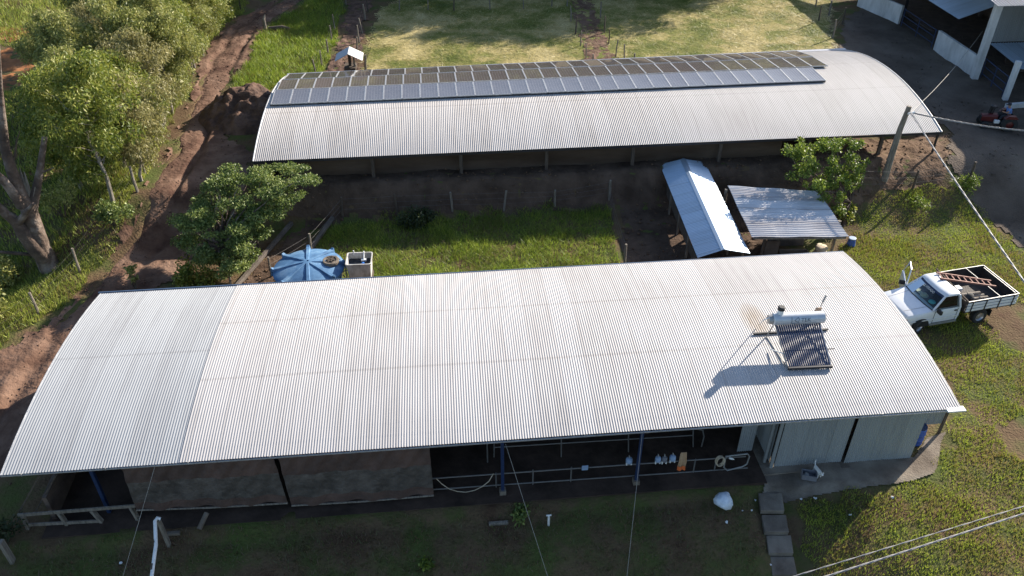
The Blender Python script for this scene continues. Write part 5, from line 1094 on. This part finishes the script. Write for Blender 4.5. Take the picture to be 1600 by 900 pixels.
# ------------------------------------------------------------------ solar water heater on the near roof
def text_mesh(name, body, size, m, parent, fn, font_w=1.0):
    cu = bpy.data.curves.new(name, 'FONT'); cu.body = body; cu.size = size; cu.align_x = 'CENTER'; cu.align_y = 'CENTER'; cu.resolution_u = 2; cu.extrude = .002
    to = bpy.data.objects.new(name, cu); COL.objects.link(to); dg = bpy.context.evaluated_depsgraph_get()
    me = bpy.data.meshes.new_from_object(to.evaluated_get(dg)); bpy.data.objects.remove(to); bpy.data.curves.remove(cu); me.name = name
    bm = bmesh.new(); bm.from_mesh(me); bmesh.ops.subdivide_edges(bm, edges=[e for e in bm.edges if e.calc_length() > .05], cuts=2); bm.to_mesh(me); bm.free()
    for v in me.vertices: v.co = fn(v.co.x * font_w, v.co.y, v.co.z)
    me.materials.clear(); me.materials.append(m); o = bpy.data.objects.new(name, me); COL.objects.link(o); o.parent = parent; return o
def roof_z(x, y):
    u, v = uv_of(x, y); b = (v - vF0) / (vB - vF0); return EZ + .52 * 4 * b * (1 - b)
def on_roof(px, py):
    z = EZ
    for _ in range(30): p = Z(px, py, z); z = roof_z(p.x, p.y)
    return p
mf = on_roof(1265, 577); heater = thing('solar_water_heater', 'evacuated tube solar water heater with white tank on the near roof', 'water heater', tuple(mf), BA - R(1.5))
TANKZ = 1.22; tk = world_m(heater).inverted() @ Z(1247, 497, mf.z + TANKZ)
yr = tk.y; wM = .80
mb = MB(); mb.box((0, 0, .10), (wM * 2 + .1, .12, .10)); mb.build('manifold', M['dark_steel'], heater, world=False, bevel=.01)
hl = 1.0; RT_ = .235
mb = MB(); prof = [(-hl, .12), (-hl, .2), (-hl + .03, RT_), (hl - .03, RT_), (hl, .2), (hl, .12)]
rings = [[(x + tk.x, yr + r * math.cos(a), TANKZ + r * math.sin(a)) for a in np.linspace(0, 2 * math.pi, 28, endpoint=False)] for x, r in prof]
mb.loft(rings); tank_o = mb.build('tank', M['tank_silver'], heater, world=False, smooth=True)
mb = MB(); mb.tube([(tk.x - hl - .16, yr, TANKZ), (tk.x - hl - .005, yr, TANKZ)], [.17, .20], 20); mb.build('end_cap', M['galv'], tank_o, world=False)
mb = MB(); mb.tube([(tk.x + hl + .005, yr, TANKZ), (tk.x + hl + .03, yr, TANKZ)], [.2, .17], 20); mb.build('end_cap', M['dark_steel'], tank_o, world=False)
mb = MB(); mb.lathe([(.12, 0), (.12, .26), (.10, .27)], 16, (tk.x - hl + .28, yr + .05, TANKZ + .16)); mb.build('vent_pot', M['white_plastic'], tank_o, world=False)
mb = MB(); mb.lathe([(.135, .25), (.14, .36), (.10, .39), (.02, .39)], 16, (tk.x - hl + .28, yr + .05, TANKZ + .16)); mb.build('vent_lid', M['black'], tank_o, world=False)
def on_tank(cx, cz0=.12):
    def f(x, y, z):
        a = math.pi + .42 - (y + .0) / RT_       # angle round the tank, front side
        r = RT_ + .003 + z; return Vector((tk.x + cx + x, yr + r * math.cos(a), TANKZ + r * math.sin(a) * 1.0 + .0))
    return f
def tank_fn(cx):
    def f(x, y, z):
        th = math.pi - .30 - y / RT_; r = RT_ + .004 + z
        return Vector((tk.x + cx + x, yr + r * math.cos(th), TANKZ + r * math.sin(th)))
    return f
text_mesh('lettering', 'TEK', .22, M['ink'], tank_o, tank_fn(.22))
em = MB(); f_ = tank_fn(-.18)
for (x0, y0), (x1, y1) in (((-.15, -.13), (.17, -.13)), ((-.15, -.13), (-.15, .13)), ((.10, .12), (-.04, .0)), ((-.04, .0), (.12, -.10)), ((.10, .12), (.14, .02)), ((.14, .02), (.1, -.05))):
    n = 5
    em.tube([f_(x0 + (x1 - x0) * k / n, y0 + (y1 - y0) * k / n, 0) for k in range(n + 1)], .011, 4)
em.build('emblem', M['ink'], tank_o, world=False, fix=False)
for k in range(20):
    x = -wM + wM * 2 * (k + .5) / 20; x2 = tk.x + x * 1.08
    mb = MB(); a = Vector((x, .05, .13)); b = Vector((x2, yr - .06, TANKZ - .2)); mb.tube([a, b], .034, 8); mb.build('glass_tube', M['tube_glass'], heater, world=False, smooth=True)
for s in (-1, 1):
    xs = s * (wM + .03); fb = Vector((xs, .0, .06)); rt_ = Vector((tk.x + xs * 1.05, yr, TANKZ - .2)); rb = Vector((xs - .25, yr + .25, roof_z(*(mf.xy + Vector((0, yr + .25)))) - mf.z + .03))
    for a, b in ((fb, rt_), (rb, rt_), (fb, rb)):
        mb = MB(); mb.beam(a, b, .04, .03); mb.build('frame_leg', M['galv'], heater, world=False)
a = Vector((-wM - .05, .62, .42)); b_ = Vector((wM + .3, .62, .42))
mb = MB(); mb.beam(a, b_, .03, .03); mb.build('cross_bar', M['dark_steel'], heater, world=False)
q0, q1 = on_roof(1177, 523), on_roof(1218, 520); q2, q3 = on_roof(1286, 517), on_roof(1293, 516)
mi_ = world_m(heater).inverted()
mb = MB(); mb.beam(mi_ @ (q0 + Vector((0, 0, .05))), mi_ @ (q3 + Vector((0, 0, .05))), .07, .06); mb.build('support_rail', M['black'], heater, world=False)
mb = MB(); mb.tube([Vector((tk.x - hl + .1, yr, TANKZ + .22)), Vector((tk.x - hl - .4, yr - .1, TANKZ + .05)), mi_ @ (on_roof(1186, 510) + Vector((0, 0, .1)))], .018, 6); mb.build('feed_pipe', M['white_plastic'], heater, world=False)
mb = MB(); q = on_roof(1203, 548); mb.tube([mi_ @ (q + Vector((0, 0, .08))), Vector((-wM, .45, .38))], .022, 6); mb.build('outlet_pipe', M['white_plastic'], heater, world=False)
q = on_roof(1272, 498); o = thing('tan_board', 'small tan board standing behind the heater tank', 'board', tuple(q), BA); mb = MB(); mb.prism([(-.16, 0, 0), (.12, 0, 0), (.22, 0, .52), (-.02, 0, .55)], (0, .03, 0)); mb.build('board_face', M['tan_board'], o, world=False)
q = on_roof(1277, 492); o = thing('rod_antenna', 'thin grey rod leaning up behind the heater tank', 'antenna', tuple(q)); mb = MB(); mb.tube([(0, 0, 0), (.14, .1, .75)], .018, 6); mb.build('rod', M['galv'], o, world=False); mb = MB(); mb.beam((.1, .06, .6), (.2, .12, .9), .07, .03); mb.build('head', M['galv'], o, world=False)

# ------------------------------------------------------------------ pickup truck
wf, wr_ = Z(1433.6, 510, .38), Z(1528.5, 493.5, .38); hd = math.atan2(wf.y - wr_.y, wf.x - wr_.x)
lft = Vector((-math.sin(hd), math.cos(hd), 0)); mid = (wf + wr_) / 2 - lft * .97
zt_ = Hs(mid.x, mid.y) + .02
tr_ = thing('pickup_truck', 'white single cab pickup with wooden cargo bed and open passenger door', 'pickup truck', (mid.x, mid.y, zt_), hd)
WB = 1.62
tr_.scale = (1, 1.1, 1.03); ROOTS[tr_.name] = ROOTS[tr_.name] @ Matrix.Diagonal((1, 1.1, 1.03, 1))
def T(name, mb, m, par=None, **k): return mb.build(name, M[m], par or tr_, world=False, **k)
def tring(x, zl, zb, zt, a, b, c):
    h = [(a, zl), (a + .02, zl + .12), (b, zb), (b - .015, zt - .10), (c, zt - .02), (c - .12, zt), (c * .4, zt + .012)]
    return [(x, y, z) for y, z in h] + [(x, -y, z) for y, z in reversed(h)]
mb = MB(); mb.loft([tring(2.52, .50, .72, .90, .76, .80, .74), tring(2.44, .44, .78, 1.00, .86, .90, .84), tring(2.30, .42, .82, 1.06, .90, .945, .87), tring(1.75, .42, .86, 1.10, .91, .96, .89), tring(1.12, .42, .9, 1.16, .92, .97, .92), tring(.9, .42, .9, 1.18, .92, .97, .93), tring(-.34, .42, .9, 1.18, .92, .97, .93)])
body = T('body', mb, 'car_paint', smooth=True)
mb = MB(); mb.box((.33, 0, 1.195), (1.18, 1.70, .03)); mb.box((-.18, 0, 1.42), (.2, 1.5, .45)); mb.box((.2, .45, 1.25), (.5, .5, .12)); mb.box((.2, -.4, 1.25), (.5, .7, .12)); T('seats_and_cab_shade', mb, 'black')  # first flat box: black sheet painting the darkness inside the cab
mb = MB(); mb.box((.86, 0, 1.22), (.26, 1.66, .06)); T('dashboard', mb, 'dash')
mb = MB(); mb.tube([(.62 + .17 * math.sin(a) * .5, .42 + .17 * math.cos(a), 1.35 + .17 * math.sin(a)) for a in np.linspace(0, 6.28, 18)], .014, 6); T('steering_wheel', mb, 'black')
roof_r = []
for z, xf, xr, hw in ((1.73, .56, -.25, .80), (1.80, .48, -.23, .775), (1.84, .36, -.16, .67), (1.852, .1, -.02, .4)):
    roof_r.append([(xf, hw * .9, z), (xf + .06, hw * .5, z), (xf + .075, 0, z), (xf + .06, -hw * .5, z), (xf, -hw * .9, z), (xf - .08, -hw, z), ((xf + xr) / 2, -hw, z), (xr + .06, -hw, z), (xr, -hw * .9, z), (xr, 0, z), (xr, hw * .9, z), (xr + .06, hw, z), ((xf + xr) / 2, hw, z), (xf - .08, hw, z)])
mb = MB(); mb.loft(roof_r); T('cab_roof', mb, 'car_paint', smooth=True)
for s in (-1, 1):
    mb = MB(); mb.beam((1.10, s * .90, 1.15), (.50, s * .735, 1.72), .07, .07); T('front_pillar', mb, 'car_paint')
    mb = MB(); mb.beam((-.27, s * .92, 1.15), (-.19, s * .755, 1.74), .16, .07); T('rear_pillar', mb, 'car_paint')
mb = MB(); mb.add([(1.10, .86, 1.175), (1.17, .4, 1.175), (1.18, 0, 1.175), (1.17, -.4, 1.175), (1.10, -.86, 1.175), (.53, -.71, 1.72), (.585, -.35, 1.725), (.595, 0, 1.725), (.585, .35, 1.725), (.53, .71, 1.72)], [(0, 1, 8, 9), (1, 2, 7, 8), (2, 3, 6, 7), (3, 4, 5, 6)])
ws = T('windshield', mb, 'glass', fix=False)
mb = MB(); mb.tube([(1.12, .88, 1.175), (1.19, .4, 1.18), (1.20, 0, 1.18), (1.19, -.4, 1.18), (1.12, -.88, 1.175)], .022, 6); T('windshield_seal', mb, 'black', ws)
mb = MB(); mb.add([(.545, -.70, 1.715), (.60, -.35, 1.72), (.61, 0, 1.72), (.60, .35, 1.72), (.545, .70, 1.715), (.62, .71, 1.64), (.68, .35, 1.645), (.69, 0, 1.645), (.68, -.35, 1.645), (.62, -.71, 1.64)], [(0, 1, 8, 9), (1, 2, 7, 8), (2, 3, 6, 7), (3, 4, 5, 6)]); T('sun_strip', mb, 'blue_paint', ws, fix=False)
ax_ = (Vector((.53, 0, 1.72)) - Vector((1.10, 0, 1.175))).normalized(); nx_ = Vector((-ax_.z * -1, 0, ax_.x * -1)); nx_ = Vector((ax_.z, 0, -ax_.x))
text_mesh('lettering', 'SILVERADO', .17, M['white_plastic'], ws, lambda x, y, z: Vector((.735, -.02, 1.625)) + Vector((0, 1, 0)) * x * 1.0 + ax_ * y + nx_ * (.012 + z), .80)
for s in (-1, 1):
    mb = MB(); mb.quad((1.0, s * .925, 1.18), (-.22, s * .945, 1.18), (-.15, s * .775, 1.70), (.47, s * .765, 1.70)); 
    if s > 0: T('side_window', mb, 'glass', fix=False)
mb = MB(); mb.quad((-.32, .8, 1.2), (-.32, -.8, 1.2), (-.235, -.7, 1.68), (-.235, .7, 1.68)); T('rear_window', mb, 'glass', fix=False)
# near door: seam, handle, stripe
mb = MB()
for a, b in (((1.02, .977, .5), (1.02, .972, 1.15)), ((-.18, .977, .5), (-.18, .972, 1.15)), ((1.02, .965, .5), (-.18, .965, .5))): mb.beam(a, b, .012, .012)
mb.beam((.0, .985, 1.05), (-.14, .985, 1.05), .03, .05); T('door_seam', mb, 'black')
for s in (-1, 1):
    mb = MB(); mb.beam((2.2, s * .968, .72), (-.32, s * .985, .74), .015, .05); T('side_trim', mb, 'white_plastic')
    mb = MB(); mb.beam((1.1, s * .93, .42), (-.3, s * .93, .42), .12, .08); T('sill', mb, 'galv')
# open passenger door on the far side
dr = bpy.data.objects.new('open_door', None); COL.objects.link(dr); dr.parent = tr_; dr.location = (1.05, -.95, 0); dr.rotation_euler = (0, 0, R(238))
mb = MB(); mb.prism([(0, -.03, .5), (1.18, -.03, .5), (1.2, -.03, 1.16), (0, -.03, 1.16)], (0, .09, 0)); T('door_skin', mb, 'car_paint', dr, bevel=.015)
mb = MB(); mb.prism([(.06, -.055, .55), (1.12, -.055, .55), (1.14, -.055, 1.12), (.06, -.055, 1.12)], (0, .02, 0)); T('door_lining', mb, 'whitewash', dr)
mb = MB(); mb.tube([(.0, 0, 1.16), (.50, -.12, 1.72), (1.10, -.14, 1.74), (1.2, -.02, 1.16)], .032, 8); T('window_frame', mb, 'car_paint', dr)
mb = MB(); mb.quad((.03, -.005, 1.17), (1.18, -.005, 1.17), (1.08, -.135, 1.72), (.5, -.115, 1.70)); T('side_window', mb, 'glass', dr, fix=False)
mb = MB(); mb.box((.12, .18, 1.2), (.1, .26, .2)); T('mirror', mb, 'black', dr, bevel=.03)
mb = MB(); mb.box((.92, 1.09, 1.2), (.12, .26, .2)); T('mirror', mb, 'black', bevel=.03)
# front end
mb = MB(); mb.box((2.56, 0, .55), (.14, 1.78, .2)); T('bumper', mb, 'alloy', bevel=.03)
mb = MB(); mb.box((2.51, 0, .80), (.06, 1.1, .2)); T('grille', mb, 'dark_steel')
for s in (-1, 1):
    mb = MB(); mb.box((2.47, s * .70, .82), (.1, .28, .17)); T('headlight', mb, 'lamp_glass', bevel=.02)
    mb = MB(); mb.box((2.40, s * .885, .80), (.14, .07, .2)); T('turn_signal', mb, 'amber', bevel=.02)
    mb = MB(); mb.box((2.15, 0, 1.083), (.01, .01, .002))
    mb = MB(); mb.beam((2.3, s * .52, 1.075), (1.2, s * .6, 1.172), .012, .006); T('bonnet_crease', mb, 'galv')
for sx in (-1, 1):
    for s in (-1, 1):
        w = bpy.data.objects.new('wheel', None); COL.objects.link(w); w.parent = tr_; w.location = (sx * WB, s * .86, .38); w.rotation_euler = (R(90), 0, R(16) if sx > 0 else 0)
        mb = MB(); mb.lathe([(.22, -.12), (.34, -.13), (.38, -.10), (.385, 0), (.38, .10), (.34, .13), (.22, .12)], 28, cap=False); T('tyre', mb, 'rubber', w, smooth=True)
        mb = MB(); mb.lathe([(.235, -.115), (.22, -.09), (.2, -.06), (.08, -.08), (.07, -.10), (.01, -.10)] if s > 0 else [(.235, .115), (.22, .09), (.2, .06), (.08, .08), (.07, .10), (.01, .10)], 20, cap=False); T('rim', mb, 'alloy', w, fix=True)
        if sx > 0:
            mb = MB(); c0 = []
            for k in range(17): a = math.pi * k / 16; c0.append((sx * WB + .47 * math.cos(a), s * .945, .40 + .47 * math.sin(a) * .92))
            mb.prism(c0, (0, s * .034, 0)); T('wheel_well_shade', mb, 'black')  # black half-disc on the body paints the shaded hollow round the wheel
# cargo bed
xb0, xb1, hb, zf, zs = -.50, -3.2, 1.08, .95, 1.48
mb = MB(); mb.box(((xb0 + xb1) / 2, 0, zf - .04), (xb0 - xb1, hb * 2, .08)); T('bed_floor', mb, 'bed_wood')
mb = MB(); mb.beam((-.4, .45, .62), (-2.9, .45, .62), .1, .18); mb.beam((-.4, -.45, .62), (-2.9, -.45, .62), .1, .18); mb.box((-WB, 0, .4), (.16, 1.5, .16)); mb.box((-1.7, 0, .76), (2.3, 1.1, .2)); T('chassis', mb, 'black')
for s in (-1, 1):
    mb = MB(); mb.box(((xb0 + xb1) / 2, s * (hb - .02), (zf + zs) / 2), (xb0 - xb1, .035, zs - zf)); sd = T('side_board', mb, 'bed_wood')
    for k in range(3):
        mb = MB(); mb.box(((xb0 + xb1) / 2, s * (hb + .012), zf + .06 + k * .165), (xb0 - xb1 - .02, .026, .125)); T('plank', mb, 'car_paint', sd)
    for k in range(4):
        x = xb0 - .25 - k * (xb0 - xb1 - .5) / 3; mb = MB(); mb.box((x, s * (hb + .035), (zf + zs) / 2 - .04), (.05, .022, zs - zf + .12)); T('stake', mb, 'dark_steel', sd)
    mb = MB(); mb.box(((xb0 + xb1) / 2, s * hb, zs + .012), (xb0 - xb1, .035, .02)); T('rim_rail', mb, 'galv', sd)
mb = MB(); mb.box((xb1, 0, (zf + zs) / 2), (.04, hb * 2 - .06, zs - zf)); tg = T('tailboard', mb, 'bed_wood')
mb = MB(); mb.box((xb1, 0, zs + .012), (.035, hb * 2, .02)); T('rim_rail', mb, 'galv', tg)
mb = MB(); mb.box((xb1 + .09, 0, zs - .02), (.03, hb * 2 - .25, .03)); T('inner_rail', mb, 'galv', tg)
mb = MB(); mb.box((xb1 - .05, 0, .66), (.1, 1.7, .14)); T('rear_bumper', mb, 'pale_steel', bevel=.02)
mb = MB(); mb.box((xb0 + .02, 0, 1.2), (.04, hb * 2 - .1, .5)); hb_ = T('headboard', mb, 'bed_wood')
for a, b in (((xb0, -hb + .1, 1.0), (xb0, -hb + .1, 1.72)), ((xb0, hb - .1, 1.0), (xb0, hb - .1, 1.50)), ((xb0, -hb + .0, 1.72), (xb0, hb - .02, 1.50))):
    mb = MB(); mb.beam(a, b, .05, .06); T('rack_bar', mb, 'wood_dark', hb_)
for y_ in (.3,):
    mb = MB(); mb.beam((xb0 - .45, -hb + .03, zs), (xb0 - .45, hb - .03, zs), .03, .03)
mb = MB(); mb.beam((-2.2, -hb + .03, zs + .01), (-2.2, hb - .03, zs + .01), .022, .02); T('tie_bar', mb, 'galv')
for s in (-1, 1):
    mb = MB(); mb.box((-2.12, s * .86, .52), (.03, .3, .35)); T('mud_flap', mb, 'black')
TM = world_m(tr_)
def on_truck(name, label, cat, loc, rz=0): p = TM @ Vector(loc); return thing(name, label, cat, tuple(p), hd + rz)
o = on_truck('dashboard_hat', 'pale round hat lying on the truck dashboard', 'hat', (.86, -.02, 1.25)); mb = MB(); mb.lathe([(.01, .12), (.09, .12), (.10, .03), (.19, .015), (.19, 0)], 18); mb.build('hat_body', M['straw_hat'], o, world=False, smooth=True)
o = on_truck('folded_cloth', 'turquoise cloth bundled on the truck dashboard', 'cloth', (.86, .48, 1.25)); mb = MB(); mb.lathe([(.14, 0), (.17, .03), (.13, .08), (.05, .1)], 9); mb.build('cloth_body', M['turquoise'], o, world=False)
o = on_truck('papers', 'pale sheets of paper spread on the truck dashboard', 'paper', (.88, -.42, 1.25)); mb = MB(); mb.box((0, 0, .01), (.2, .55, .02)); mb.build('sheet_stack', M['straw_hat'], o, world=False)
la, lb, lc, ld = Z(1463, 426, zt_ + 1.98), Z(1469, 435, zt_ + 1.98), Z(1548, 439, zt_ + 1.47), Z(1556, 447.5, zt_ + 1.47)
o = thing('ladder', 'reddish wooden ladder lying from the cab roof into the truck bed', 'ladder', tuple(la))
for a, b in ((la, lc), (lb, ld)): mb = MB(); mb.beam(a, b, .05, .08); mb.build('rail', M['red_wood'], o)
for k in range(9):
    f = .05 + k * .11; mb = MB(); mb.beam(la.lerp(lc, f), lb.lerp(ld, f), .045, .03); mb.build('rung', M['red_wood'], o)
o = on_truck('spare_tyre', 'black spare wheel leaning at the front of the truck bed', 'tyre', (-.84, .62, zf + .33)); o2 = MB(); o2.lathe([(.2, -.1), (.32, -.11), (.36, 0), (.32, .11), (.2, .1)], 26, cap=False); e = o2.build('tyre', M['rubber'], o, world=False, smooth=True); e.rotation_euler = (R(62), 0, R(20))
o2 = MB(); o2.lathe([(.21, .06), (.15, .02), (.05, .05), (.01, .05)], 18); e2_ = o2.build('rim', M['alloy'], o, world=False); e2_.rotation_euler = (R(62), 0, R(20)); 
for k, (y, z, x0, x1) in enumerate(((.30, .06, -.75, -2.15), (.12, .07, -.7, -2.1), (.48, .07, -1.35, -2.2))):
    o = on_truck('timber_log', ['middle pale log lying in the truck bed', 'pale log on the far side of the truck bed, below the white box', 'short log beside the near side board of the truck bed'][k], 'log', (x0, y, zf + z)); mb = MB(); mb.tube([(0, 0, .02), ((x1 - x0), .02, 0)], .075, 10); mb.build('log_body', M['pale_bark'], o, world=False)
o = on_truck('white_box', 'small white box in the truck bed beside the ladder', 'box', (-1.0, -.12, zf)); mb = MB(); mb.box((0, 0, .17), (.36, .3, .3)); mb.build('box_body', M['white_plastic'], o, world=False, bevel=.02); mb = MB(); mb.box((0, 0, .34), (.38, .32, .04)); mb.build('lid', M['white_plastic'], o, world=False)

# ------------------------------------------------------------------ small tractor with driver
tb = G(1556, 199); th = R(168); trac = thing('small_tractor', 'small dark red tractor in the shaded yard under the power cable', 'tractor', tuple(tb), th); trac.scale = (.86, .86, .86); ROOTS[trac.name] = ROOTS[trac.name] @ Matrix.Scale(.86, 4)
def X_(name, mb, m, par=None, **k): return mb.build(name, M[m], par or trac, world=False, **k)
mb = MB(); mb.loft([[(1.25, y, z) for y, z in ((.22, .5), (.24, .85), (.15, .95), (-.15, .95), (-.24, .85), (-.22, .5))], [(.2, y, z) for y, z in ((.26, .5), (.28, .95), (.2, 1.05), (-.2, 1.05), (-.28, .95), (-.26, .5))]]); X_('bonnet', mb, 'tractor_red', bevel=.03)
mb = MB(); mb.box((1.28, 0, .68), (.05, .42, .4)); X_('grille', mb, 'black')
mb = MB(); mb.box((.2, 0, .48), (1.9, .3, .25)); X_('chassis', mb, 'dark_steel')
for s in (-1, 1):
    w = bpy.data.objects.new('front_wheel', None); COL.objects.link(w); w.parent = trac; w.location = (1.0, s * .55, .3); w.rotation_euler = (R(90), 0, 0)
    mb = MB(); mb.lathe([(.12, -.08), (.27, -.09), (.3, 0), (.27, .09), (.12, .08)], 20, cap=False); X_('tyre', mb, 'rubber', w, smooth=True); mb = MB(); mb.lathe([(.14, -.04), (.14, .04)], 14); X_('rim', mb, 'tractor_red', w)
    w = bpy.data.objects.new('rear_wheel', None); COL.objects.link(w); w.parent = trac; w.location = (-.55, s * .66, .56); w.rotation_euler = (R(90), 0, 0)
    mb = MB(); mb.lathe([(.26, -.15), (.5, -.16), (.56, -.1), (.56, .1), (.5, .16), (.26, .15)], 26, cap=False); X_('tyre', mb, 'rubber', w, smooth=True); mb = MB(); mb.lathe([(.28, -.06), (.1, -.1), (.1, .1), (.28, .06)], 16); X_('rim', mb, 'tractor_red', w)
    mb = MB(); mb.prism([(-.98, s * .5, 1.05), (-.8, s * .5, 1.22), (-.3, s * .5, 1.22), (-.08, s * .5, 1.0)], (0, s * .34, 0)); X_('mudguard', mb, 'tractor_red')
mb = MB(); mb.box((-.5, 0, .86), (.42, .44, .1)); mb.box((-.72, 0, 1.05), (.08, .44, .32)); X_('seat', mb, 'black', bevel=.03)
mb = MB(); mb.tube([(.2, 0, .95), (.0, 0, 1.25)], .03, 8); X_('steering_column', mb, 'black')
mb = MB(); mb.tube([(.0 + .08 * math.sin(a), .2 * math.cos(a), 1.27 + .18 * math.sin(a)) for a in np.linspace(0, 6.28, 18)], .02, 6); X_('steering_wheel', mb, 'black')
mb = MB(); mb.tube([(.75, -.12, .95), (.75, -.12, 1.55)], .06, 10); X_('exhaust', mb, 'black')
mb = MB(); mb.lathe([(.10, .98), (.13, 1.05), (.13, 1.35), (.22, 1.42), (.22, 1.55), (.1, 1.6)], 14, (.55, -.2, 0)); X_('air_filter', mb, 'black')
mb = MB(); mb.box((.25, .42, .62), (.36, .2, .22)); X_('tool_box', mb, 'white_plastic', bevel=.02)
pq = TMt = world_m(trac) @ Vector((-.52, 0, .91)); per = thing('person', 'person in blue shirt and dark cap seated on the small tractor', 'person', tuple(pq), th)
skin_body('body', [(0, 0, .08, .15), (.03, 0, .28, .155), (.08, 0, .45, .17), (.10, 0, .55, .11), (.12, 0, .62, .055), (.14, 0, .72, .095), (.15, 0, .80, .085),
                   (.08, .19, .50, .075), (.20, .26, .32, .05), (.42, .17, .34, .035), (.50, .15, .36, .04), (.08, -.19, .50, .075), (.20, -.26, .32, .05), (.42, -.17, .34, .035), (.50, -.15, .36, .04),
                   (.05, .11, .05, .10), (.42, .18, .06, .075), (.50, .20, -.32, .05), (.60, .2, -.37, .04), (.05, -.11, .05, .10), (.42, -.18, .06, .075), (.50, -.20, -.32, .05), (.60, -.2, -.37, .04)],
          [(0, 1), (1, 2), (2, 3), (3, 4), (4, 5), (5, 6), (2, 7), (7, 8), (8, 9), (9, 10), (2, 11), (11, 12), (12, 13), (13, 14), (0, 15), (15, 16), (16, 17), (17, 18), (0, 19), (19, 20), (20, 21), (21, 22)], M['skin'], per)
def garment(name, nodes, edges, m): return skin_body(name, nodes, edges, M[m], per)
garment('shirt', [(0, 0, .10, .172), (.03, 0, .28, .178), (.08, 0, .45, .192), (.10, 0, .54, .12), (.08, .19, .50, .095), (.17, .245, .37, .078), (.08, -.19, .50, .095), (.17, -.245, .37, .078)], [(0, 1), (1, 2), (2, 3), (2, 4), (4, 5), (2, 6), (6, 7)], 'cloth_blue')
garment('trousers', [(0, 0, .07, .178), (.05, .11, .05, .118), (.42, .18, .06, .095), (.49, .20, -.24, .068), (.05, -.11, .05, .118), (.42, -.18, .06, .095), (.49, -.20, -.24, .068)], [(0, 1), (1, 2), (2, 3), (0, 4), (4, 5), (5, 6)], 'cloth_dark')
mb = MB(); mb.lathe([(.112, .74), (.115, .80), (.09, .87), (.02, .895)], 16, (.145, 0, 0)); mb.box((.27, 0, .765), (.14, .16, .015)); mb.build('cap', M['cloth_dark'], per, world=False, smooth=True)
for s in (-1, 1):
    mb = MB(); mb.tube([(.52, s * .2, -.36), (.62, s * .2, -.39), (.70, s * .2, -.40)], [.055, .06, .04], 8); mb.build('boot', M['cloth_dark'], per, world=False)

def clod_field(name, polys, n_m2, size, m, label, cat, holes=()):
    VV, FF, off = [], [], 0; base = np.array([[1, 0, 0], [-1, 0, 0], [0, 1, 0], [0, -1, 0], [0, 0, 1], [0, 0, -.6]], float)
    fc = np.array([[0, 2, 4], [2, 1, 4], [1, 3, 4], [3, 0, 4], [2, 0, 5], [1, 2, 5], [3, 1, 5], [0, 3, 5]])
    for P in polys:
        lo, hi = P.min(0), P.max(0); n = int((hi[0] - lo[0]) * (hi[1] - lo[1]) * n_m2); x = rng.uniform(lo[0], hi[0], n); y = rng.uniform(lo[1], hi[1], n)
        k = inside(x, y, P) & (rng.random(n) < vnoise(x, y, 1.6, 81) * 1.3 - .2); x, y = x[k], y[k]; n = len(x); r = size * rng.uniform(.35, 1.0, n) ** 2 * 1.6
        V = base[None] * r[:, None, None] * rng.uniform(.6, 1.3, (n, 6, 3)); a = rng.uniform(0, 6.28, n); c, q = np.cos(a)[:, None], np.sin(a)[:, None]
        V = np.stack([V[..., 0] * c - V[..., 1] * q, V[..., 0] * q + V[..., 1] * c, V[..., 2] * .7], -1) + np.stack([x, y, H(x, y) + .06], -1)[:, None]
        VV.append(V.reshape(-1, 3)); FF.append((fc[None] + (np.arange(n) * 6)[:, None, None]).reshape(-1, 3) + off); off += 6 * n
    return tag(np_mesh(name, np.concatenate(VV), np.concatenate(FF), m), label, cat, kind='stuff')
clod_field('earth_clods', [p_road, p_tr1], 9, .055, M['mud'], 'loose earth clods and stones over the dirt road and track', 'clods')
clod_field('earth_clods', [p_lane, p_bank], 9, .07, M['brown_bank'], 'small stones and clods over the bank and cattle lane', 'clods')
clod_field('yard_stones', [p_yard], 4, .06, M['gravel'], 'scattered stones over the gravel farmyard', 'stones')
